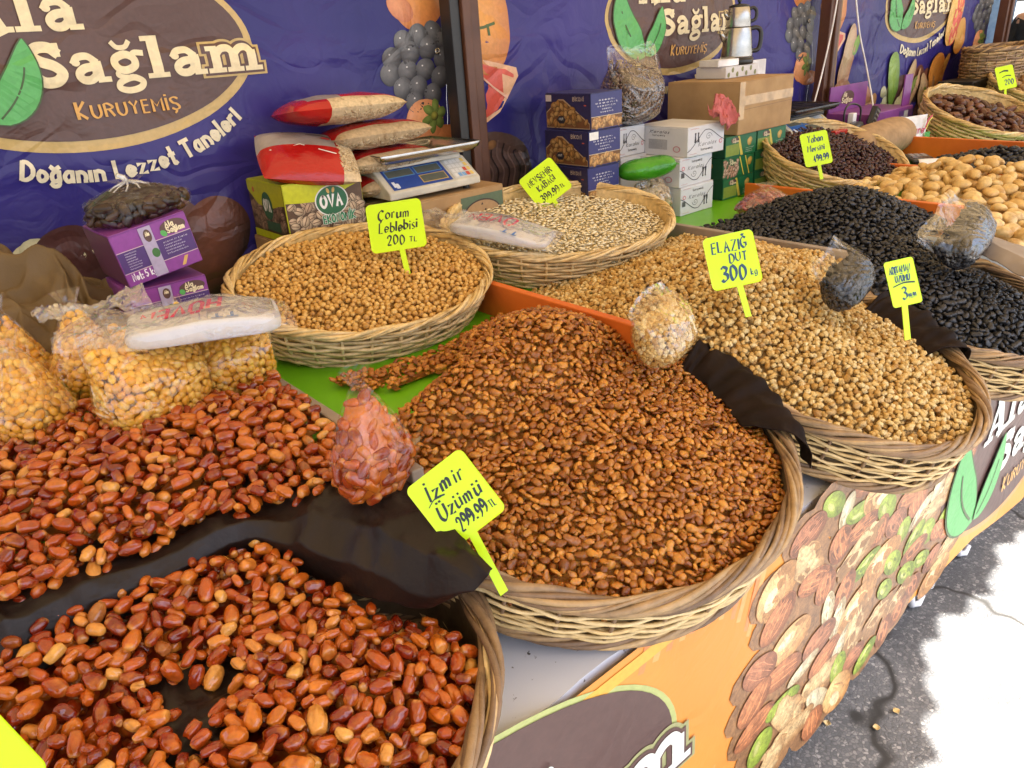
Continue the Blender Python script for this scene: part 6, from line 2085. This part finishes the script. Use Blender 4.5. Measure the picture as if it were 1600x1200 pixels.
# ------------------------------------------------------------------ double kettle
def kettle(loc):
    t = thing('double_kettle', 'steel double tea kettle with black handles on a small carton', 'kettle', loc, -.5)
    MB().lathe([(.056, 0), (.060, .004), (.060, .020), (.054, .023)], 32).build('heating_base', M['black_plastic'], t, True)
    autosmooth(MB().lathe([(.054, .023), (.056, .026), (.056, .030), (.050, .090), (.046, .120), (.0455, .122)], 40).build('lower_pot', M['steel'], t), 40)
    autosmooth(MB().lathe([(.0455, .122), (.047, .1235), (.0455, .125)], 36).build('collar', M['steel_dark'], t), 40)
    autosmooth(MB().lathe([(.0435, .125), (.044, .127), (.041, .165), (.037, .188), (.036, .190)], 40).build('upper_pot', M['steel'], t), 40)
    lid = MB().lathe([(.037, .190), (.035, .195), (.020, .199), (.004, .201)], 28).build('lid', M['black_plastic'], t, True)
    MB().lathe([(.004, .201), (.004, .205), (.008, .209), (.007, .216), (.002, .218)], 16).build('knob', M['black_plastic'], lid, True)
    MB().tube(cr([(.046, 0, .116), (.072, 0, .119), (.090, 0, .106), (.092, 0, .070), (.082, 0, .045), (.054, 0, .042)]), .0080, 10).build('handle', M['black_plastic'], t, True)
    MB().tube(cr([(.038, 0, .180), (.056, 0, .185), (.069, 0, .172), (.066, 0, .148), (.043, 0, .140)]), .0060, 10).build('handle', M['black_plastic'], t, True)
    MB().tube([(-.048, 0, .085), (-.062, 0, .102), (-.068, 0, .116)], [.013, .010, .008], 12).build('spout', M['steel'], t, True)
    MB().tube([(-.040, 0, .155), (-.051, 0, .168), (-.056, 0, .180)], [.009, .007, .005], 12).build('spout', M['steel'], t, True)
    return t


kettle((2.60, 1.755, 1.3975))


# ------------------------------------------------------------------ crumpled things
def crumple(name, label, cat, fn, nu, nv, mat, seed, amp, freq, thick=.0015, smooth=True):
    V = np.array([[fn(i / (nu - 1), j / (nv - 1)) for i in range(nu)] for j in range(nv)], float)
    u, v = np.meshgrid(np.linspace(0, 1, nu), np.linspace(0, 1, nv))
    wx, wy = fbm(u * freq, v * freq, seed + 7) * 1.6, fbm(u * freq + 9, v * freq + 4, seed + 8) * 1.6
    r = 1 - np.abs(2 * fbm(u * freq + wx, v * freq * .8 + wy, seed, 4) - 1)
    r2 = 1 - np.abs(2 * fbm(u * freq * 2.2 + wy, v * freq * 1.5 + wx, seed + 3, 2) - 1)
    V[..., 2] += amp * (r ** 3 - .4) + amp * .4 * (r2 ** 3 - .4)
    V[..., 1] += amp * .8 * (fbm(u * freq * 1.3 + 3, v * freq * 1.3, seed + 5) - .5)
    V = V.reshape(-1, 3)
    F = [(j * nu + i, j * nu + i + 1, (j + 1) * nu + i + 1, (j + 1) * nu + i) for j in range(nv - 1) for i in range(nu - 1)]
    o = raw(name, V, F, mat, None, smooth)
    solidify(o, thick)
    return tag(o, label, cat)


crumple('kraft_paper_sack', 'crumpled heap of brown kraft paper against the backdrop at left', 'paper sack',
        lambda u, v: (-.22 + .58 * u + .03 * math.sin(v * 5), 1.50 + .36 * v, 1.0 + .20 * math.sin(min(1, v * 1.35) * pi / 2) * (1 - .55 * max(0, (u - .62) / .38) ** 2) - .25 * max(0, v - .8)), 200, 140, M['kraft'], 6, .10, 2.3, .0012)
crumple('pink_cloth', 'crumpled pink cloth hanging over the top white carton', 'cloth',
        lambda u, v: (2.165 + .105 * u, 1.565 - .05 * v - .012 * math.sin(u * 7), 1.285 + .03 * math.sin(pi * u) - .085 * v ** 2 * math.sin(pi * (.15 + .7 * u))), 50, 40, M['pink_cloth'], 9, .035, 2.6, .002)
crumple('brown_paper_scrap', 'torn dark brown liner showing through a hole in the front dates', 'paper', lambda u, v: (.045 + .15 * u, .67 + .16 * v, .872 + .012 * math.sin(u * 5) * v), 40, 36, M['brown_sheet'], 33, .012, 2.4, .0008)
# folded clear plastic lying beside the cardboard carton
crumple('clear_plastic_sheet', 'crumpled clear plastic sheet lying on cardboard beside purple cartons', 'plastic sheet', lambda u, v: (.50 + .14 * u, 1.49 + .09 * v, 1.085 + .012 * u), 40, 26, M['film_wrap'], 12, .02, 3.0, .0008)
crumple('clear_plastic_bag', 'empty crumpled clear bag lying left of the white bundle', 'plastic bag', lambda u, v: (.16 + .17 * u, 1.44 + .07 * v - .05 * u, 1.155 + .028 * math.sin(pi * v) * (.3 + .7 * u)), 60, 30, M['film_wrap'], 15, .022, 3.2, .0008)

# knotted bag of dark dates on the purple cartons
t = bag('dark_date_bag', 'knotted clear bag of very dark dates on top of purple cartons', (.395, 1.585, 1.262), .185, .15, .085, (0, -.05, .05), 'date', G['darkest'], (.015, .010, .0085), 260, 'peak', .92, 31, film='film_thin', cat='bag', wrink=.02, pk=.60)
mb = MB()
for k in range(9):
    a = 2 * pi * k / 9
    mb.tube([(.055 * math.cos(a), .045 * math.sin(a), .062), (.025 * math.cos(a + .2), .02 * math.sin(a + .2), .078), (.004 * math.cos(a), .004 * math.sin(a), .084)], [.0006, .0016, .003], 5)
mb.tube([(0, 0, .083), (-.006, 0, .092), (-.016, -.003, .099)], [.0045, .0055, .004], 8)
mb.build('knot', M['film_milk'], t, True)

# ------------------------------------------------------------------ far right: open purple carton, tan bag, white pouch, terminal, phone
t = thing('open_purple_carton', 'open purple carton with raised lid behind the tan bag', 'carton', (3.42, 1.62, .97))
MB().box((0, .0, 0), (.42, .20, .165), bev=.003).build('body', M['purple_card'], t)
ink = Ink()
ink.rect(.28, 0.02, .418, .15, (.10, .04, .2), 0); ink.rect(.33, .03, .37, .148, (.5, .5, .56), 1); lines_of_text(ink, .29, .12, .04, 5, .016, (.6, .6, .7), 4)
ink.build('front_print', lambda x, z, li: (x, -li, z), M['print'], t, .0005)
MB().box((.0, .19, .165), (.34, .196, .275), bev=.001).build('lid', M['purple_card'], t)
MB().box((.345, .02, .165), (.42, .026, .30), bev=.001).build('flap', M['purple_card'], t)
ink.blob(.16, .22, .06, .03, BROWNP, layer=0, segs=24, rings=1)
ink.text('Ala', .12, .225, .02, CREAM, 1, pen=.24, width=.03); ink.text('Sağlam', .11, .20, .02, CREAM, 1, pen=.24, width=.10)
ink.build('lid_print', lambda x, z, li: (x, .19 - li, z), M['print'], t, .0005)
t = thing('tan_bag', 'plump tan canvas bag lying behind the dark berry basket', 'bag', (3.27, 1.50, .97))
mb = MB()
mb.grid(lambda u, v: Vector((.24 * math.copysign(abs(2 * v - 1) ** .8, 2 * v - 1), .085 * math.cos(2 * pi * u) * (1 - abs(2 * v - 1) ** 4) ** .5, .075 + .075 * math.sin(2 * pi * u) * (1 - abs(2 * v - 1) ** 4) ** .5 + .02 * v)), 28, 28, closed_u=True)
mb.build('bag_body', M['canvas'], t, True)
t = thing('white_pouch', 'white printed pouch standing between tan bag and orange divider', 'pouch', (3.52, 1.47, .97), -.25)
mb = MB()
for s in (1, -1):
    mb.grid(lambda u, v: Vector(((u - .5) * .17 * (1 - .1 * v), s * .022 * math.sin(pi * u) ** .6 * (1 - v ** 2) ** .5 - .0, v * .155)), 17, 15)
mb.build('pouch_body', M['paper_white'], t, True)
ink = Ink()
ink.text('mare', -.06, .085, .03, (.55, .05, .12), 0, pen=.2, width=.1)
ink.rect(.045, .02, .078, .085, (.08, .35, .08), 0)
ink.ribbon(cr([(.04, .10), (.055, .135), (.075, .15)]), .008, (.6, .05, .1), 0); ink.ribbon(cr([(.05, .10), (.063, .13), (.078, .142)]), .006, (.8, .6, .1), .4)
for a_, b_ in ((-.06, .03), (.04, .055), (-.02, .02)): ink.blob(a_, b_, .006, .010, (.02, .02, .02), layer=0, segs=10, rings=1)
ink.build('printed_design', lambda x, z, li: (x, -.0235 - li, z), M['print'], t, .0006)
t = thing('card_terminal', 'black card payment terminal with white paper roll on green board', 'terminal', (3.13, 1.245, .97), -.9)
MB().box((-.045, 0, 0), (.045, .15, .045), bev=.008).build('housing', M['black_plastic'], t)
mb = MB(); mb.grid(lambda u, v: Vector((-.038 + .076 * u, -.03 - .035 * math.sin(v * 3.0), .004 + .05 * (1 - math.cos(v * 3.0)) * .5)), 8, 14)
solidify(mb.build('paper_strip', M['paper_white'], t, True), .0008)
MB().box((-.035, .03, .0445), (.035, .07, .0465), bev=.001).build('screen', M['steel_dark'], t)
for i in range(3):
    for j in range(4): MB().box((-.03 + i * .022, .08 + j * .015, .0445), (-.014 + i * .022, .09 + j * .015, .0475), bev=.001).build('key', M['grey_film'], t)
crumple('receipt', 'white paper receipt lying on the green board by the terminal', 'paper', lambda u, v: (3.02 + .07 * u, 1.22 + .05 * v, .9745 + .006 * u * u), 12, 10, M['paper_white'], 2, .003, 2, .0006)
t = thing('black_glasses_case', 'black case and dark glasses lying on the tan bag', 'case', (3.15, 1.55, 1.105), .3)
autosmooth(MB().box((-.07, -.025, 0), (.07, .025, .03), bev=.012).build('case_body', M['black_plastic'], t))
t2 = thing('carry_frame', 'thin dark wire handle with white adapter standing beside purple carton', 'wire handle', (3.22, 1.60, 1.10))
MB().tube(cr([(-.06, 0, .01), (-.065, 0, .08), (0, .01, .10), (.065, 0, .08), (.07, 0, .01)]), .004, 8).build('wire', M['black_plastic'], t2, True)
MB().box((-.012, -.012, .012), (.018, .012, .065), bev=.003).build('adapter', M['white_plastic'], t2)
t = thing('cup_stack', 'dark packet with pale dots leaning against the purple carton', 'packet', (3.36, 1.585, 1.10), .4, None, (.2, .25, .3))
MB().box((-.045, -.012, 0), (.045, .012, .075), bev=.003).build('packet_body', M['black_plastic'], t)
ink = Ink()
for i in range(5):
    for j in range(4): ink.blob(-.034 + i * .017, .012 + j * .017, .0045, .004, (.6, .62, .5), layer=0, segs=8, rings=1)
ink.build('printed_dots', lambda x, z, li: (x, -.0122 - li, z), M['print'], t, .0005)
tag(MB().box((2.965, 1.53, 1.10), (3.06, 1.56, 1.125), bev=.003).build('red_packet', M['red_film']), 'small dark red packet lying before the second scale', 'packet')
tag(MB().box((4.62, 1.66, .97), (4.86, 1.84, 1.17), bev=.004).build('black_box', M['black_plastic']), 'plain black box between the far baskets and the banner', 'box')
tag(MB().box((4.82, 1.66, .95), (5.6, 1.86, 1.145), bev=.004).build('dark_wooden_crate', M['wood_dark']), 'dark wooden crate under the upright brown basket', 'crate')
for k, (pts, lb) in enumerate([([(3.405, 1.81, 2.4), (3.40, 1.80, 1.9), (3.33, 1.78, 1.55), (3.22, 1.75, 1.33), (3.12, 1.72, 1.20), (3.08, 1.70, 1.13)], 'thin white cable hanging down left of the tan post'),
                               ([(3.47, 1.80, 2.4), (3.48, 1.79, 1.75), (3.52, 1.77, 1.5), (3.56, 1.73, 1.32), (3.50, 1.66, 1.20), (3.42, 1.60, 1.12)], 'thin pale cable hanging right of the tan post')]):
    tag(MB().tube(cr(pts, 8), .0035, 6).build('hanging_cable', M['white_plastic'], None, True), lb, 'cable')


# ------------------------------------------------------------------ person in a dark coat beyond the last post
def person(loc, yaw):
    t = thing('person', 'person in a black coat standing beyond the last post at right edge', 'person', loc, yaw)
    J = {'pel': (0, 0, .95), 'wst': (0, .01, 1.10), 'chs': (0, .02, 1.32), 'nck': (0, .02, 1.48), 'hd0': (0, -.01, 1.56), 'hd1': (0, -.02, 1.68), 'hd2': (0, -.01, 1.76)}
    R_ = {'pel': .17, 'wst': .16, 'chs': .18, 'nck': .058, 'hd0': .075, 'hd1': .092, 'hd2': .07}
    E_ = [('pel', 'wst'), ('wst', 'chs'), ('chs', 'nck'), ('nck', 'hd0'), ('hd0', 'hd1'), ('hd1', 'hd2')]
    for s, n in ((-1, 'l'), (1, 'r')):
        for k, p, r in (('sh', (.19 * s, .02, 1.40), .08), ('el', (.26 * s, .0, 1.12), .058), ('wr', (.24 * s, -.14, .93), .04), ('hp', (.10 * s, 0, .88), .11), ('kn', (.11 * s, -.01, .50), .07), ('an', (.11 * s, .02, .10), .048), ('to', (.13 * s, -.14, .04), .04)):
            J[n + k] = p; R_[n + k] = r
        E_ += [('chs', n + 'sh'), (n + 'sh', n + 'el'), (n + 'el', n + 'wr'), ('pel', n + 'hp'), (n + 'hp', n + 'kn'), (n + 'kn', n + 'an'), (n + 'an', n + 'to')]
        for f in range(5):
            a = (f - 2) * .016
            b = n + 'f%d' % f; c_ = n + 'g%d' % f
            J[b] = (.24 * s + (a if f else -.035 * s), -.19 - (.01 if f else -.03), .895); J[c_] = (.24 * s + (a * 1.15 if f else -.045 * s), -.235 + (.004 * abs(f - 2)) + (.03 if not f else 0), .865)
            R_[b] = .0105; R_[c_] = .009
            E_ += [(n + 'wr', b), (b, c_)]
    names = list(J)
    me = bpy.data.meshes.new('body')
    me.from_pydata([J[k] for k in names], [(names.index(a), names.index(b)) for a, b in E_], [])
    o = bpy.data.objects.new('body', me); COL.link(o); o.parent = t
    me.materials.append(M['skin'])
    m = o.modifiers.new('skin', 'SKIN'); m.use_smooth_shade = True
    for i, k in enumerate(names):
        q = me.skin_vertices[0].data[i]
        q.radius = (R_[k], R_[k] * (.75 if k in ('pel', 'wst', 'chs') else 1)); q.use_root = (k == 'pel')
    s2 = o.modifiers.new('sub', 'SUBSURF'); s2.levels = 1; s2.render_levels = 2
    # long coat, sleeves, trousers, hair
    mb = MB()
    prof = [(.215, .62), (.212, .80), (.205, .98), (.198, 1.12), (.215, 1.30), (.20, 1.40), (.10, 1.475), (.075, 1.50)]
    mb.lathe(prof, 36, Matrix.Diagonal((1.08, .80, 1, 1)), cap=False)
    mb.v = [(x + .006 * math.sin(z * 30 + x * 20), y + .008 * math.sin(x * 34) * (1.5 - z), z) for x, y, z in mb.v]
    solidify(mb.build('coat', M['coat'], t, True), .006, 1)
    for s in (-1, 1):
        MB().tube(cr([(.16 * s, .02, 1.41), (.215 * s, .015, 1.30), (.265 * s, .0, 1.12), (.255 * s, -.07, 1.02), (.243 * s, -.125, .945)]), .079, 14).build('sleeve', M['coat'], t, True)
        MB().tube([(.10 * s, 0, .90), (.11 * s, -.01, .50), (.11 * s, .02, .09)], [.125, .09, .075], 14).build('trouser_leg', M['denim'], t, True)
        MB().box((.07 * s - .0 if s > 0 else -.17, -.20, 0), (.17 if s > 0 else -.07, .09, .085), bev=.03).build('shoe', M['black_plastic'], t)
    MB().lathe([(.001, 1.865), (.06, 1.855), (.098, 1.80), (.106, 1.72), (.098, 1.66)], 24, Matrix.Translation((0, .012, 0)), cap=False).build('hair', M['coat'], t, True)
    for s in (-1, 1): MB().lathe([(.001, -.006), (.010, -.004), (.010, .004), (.001, .006)], 12, Matrix.Translation((.034 * s, -.108, 1.69)) @ Matrix.Rotation(pi / 2, 4, 'X')).build('eye', M['coat'], t, True)


person((6.05, 1.75, 0), -1.2)
crumple('blue_cloth', 'light blue cloth hanging in folds just beyond the last post', 'cloth', lambda u, v: (5.66 + .30 * u, 2.02 + .05 * math.sin(u * 16 + v * 2), 1.02 + .9 * v), 60, 40, M['denim'], 20, .03, 3, .003)
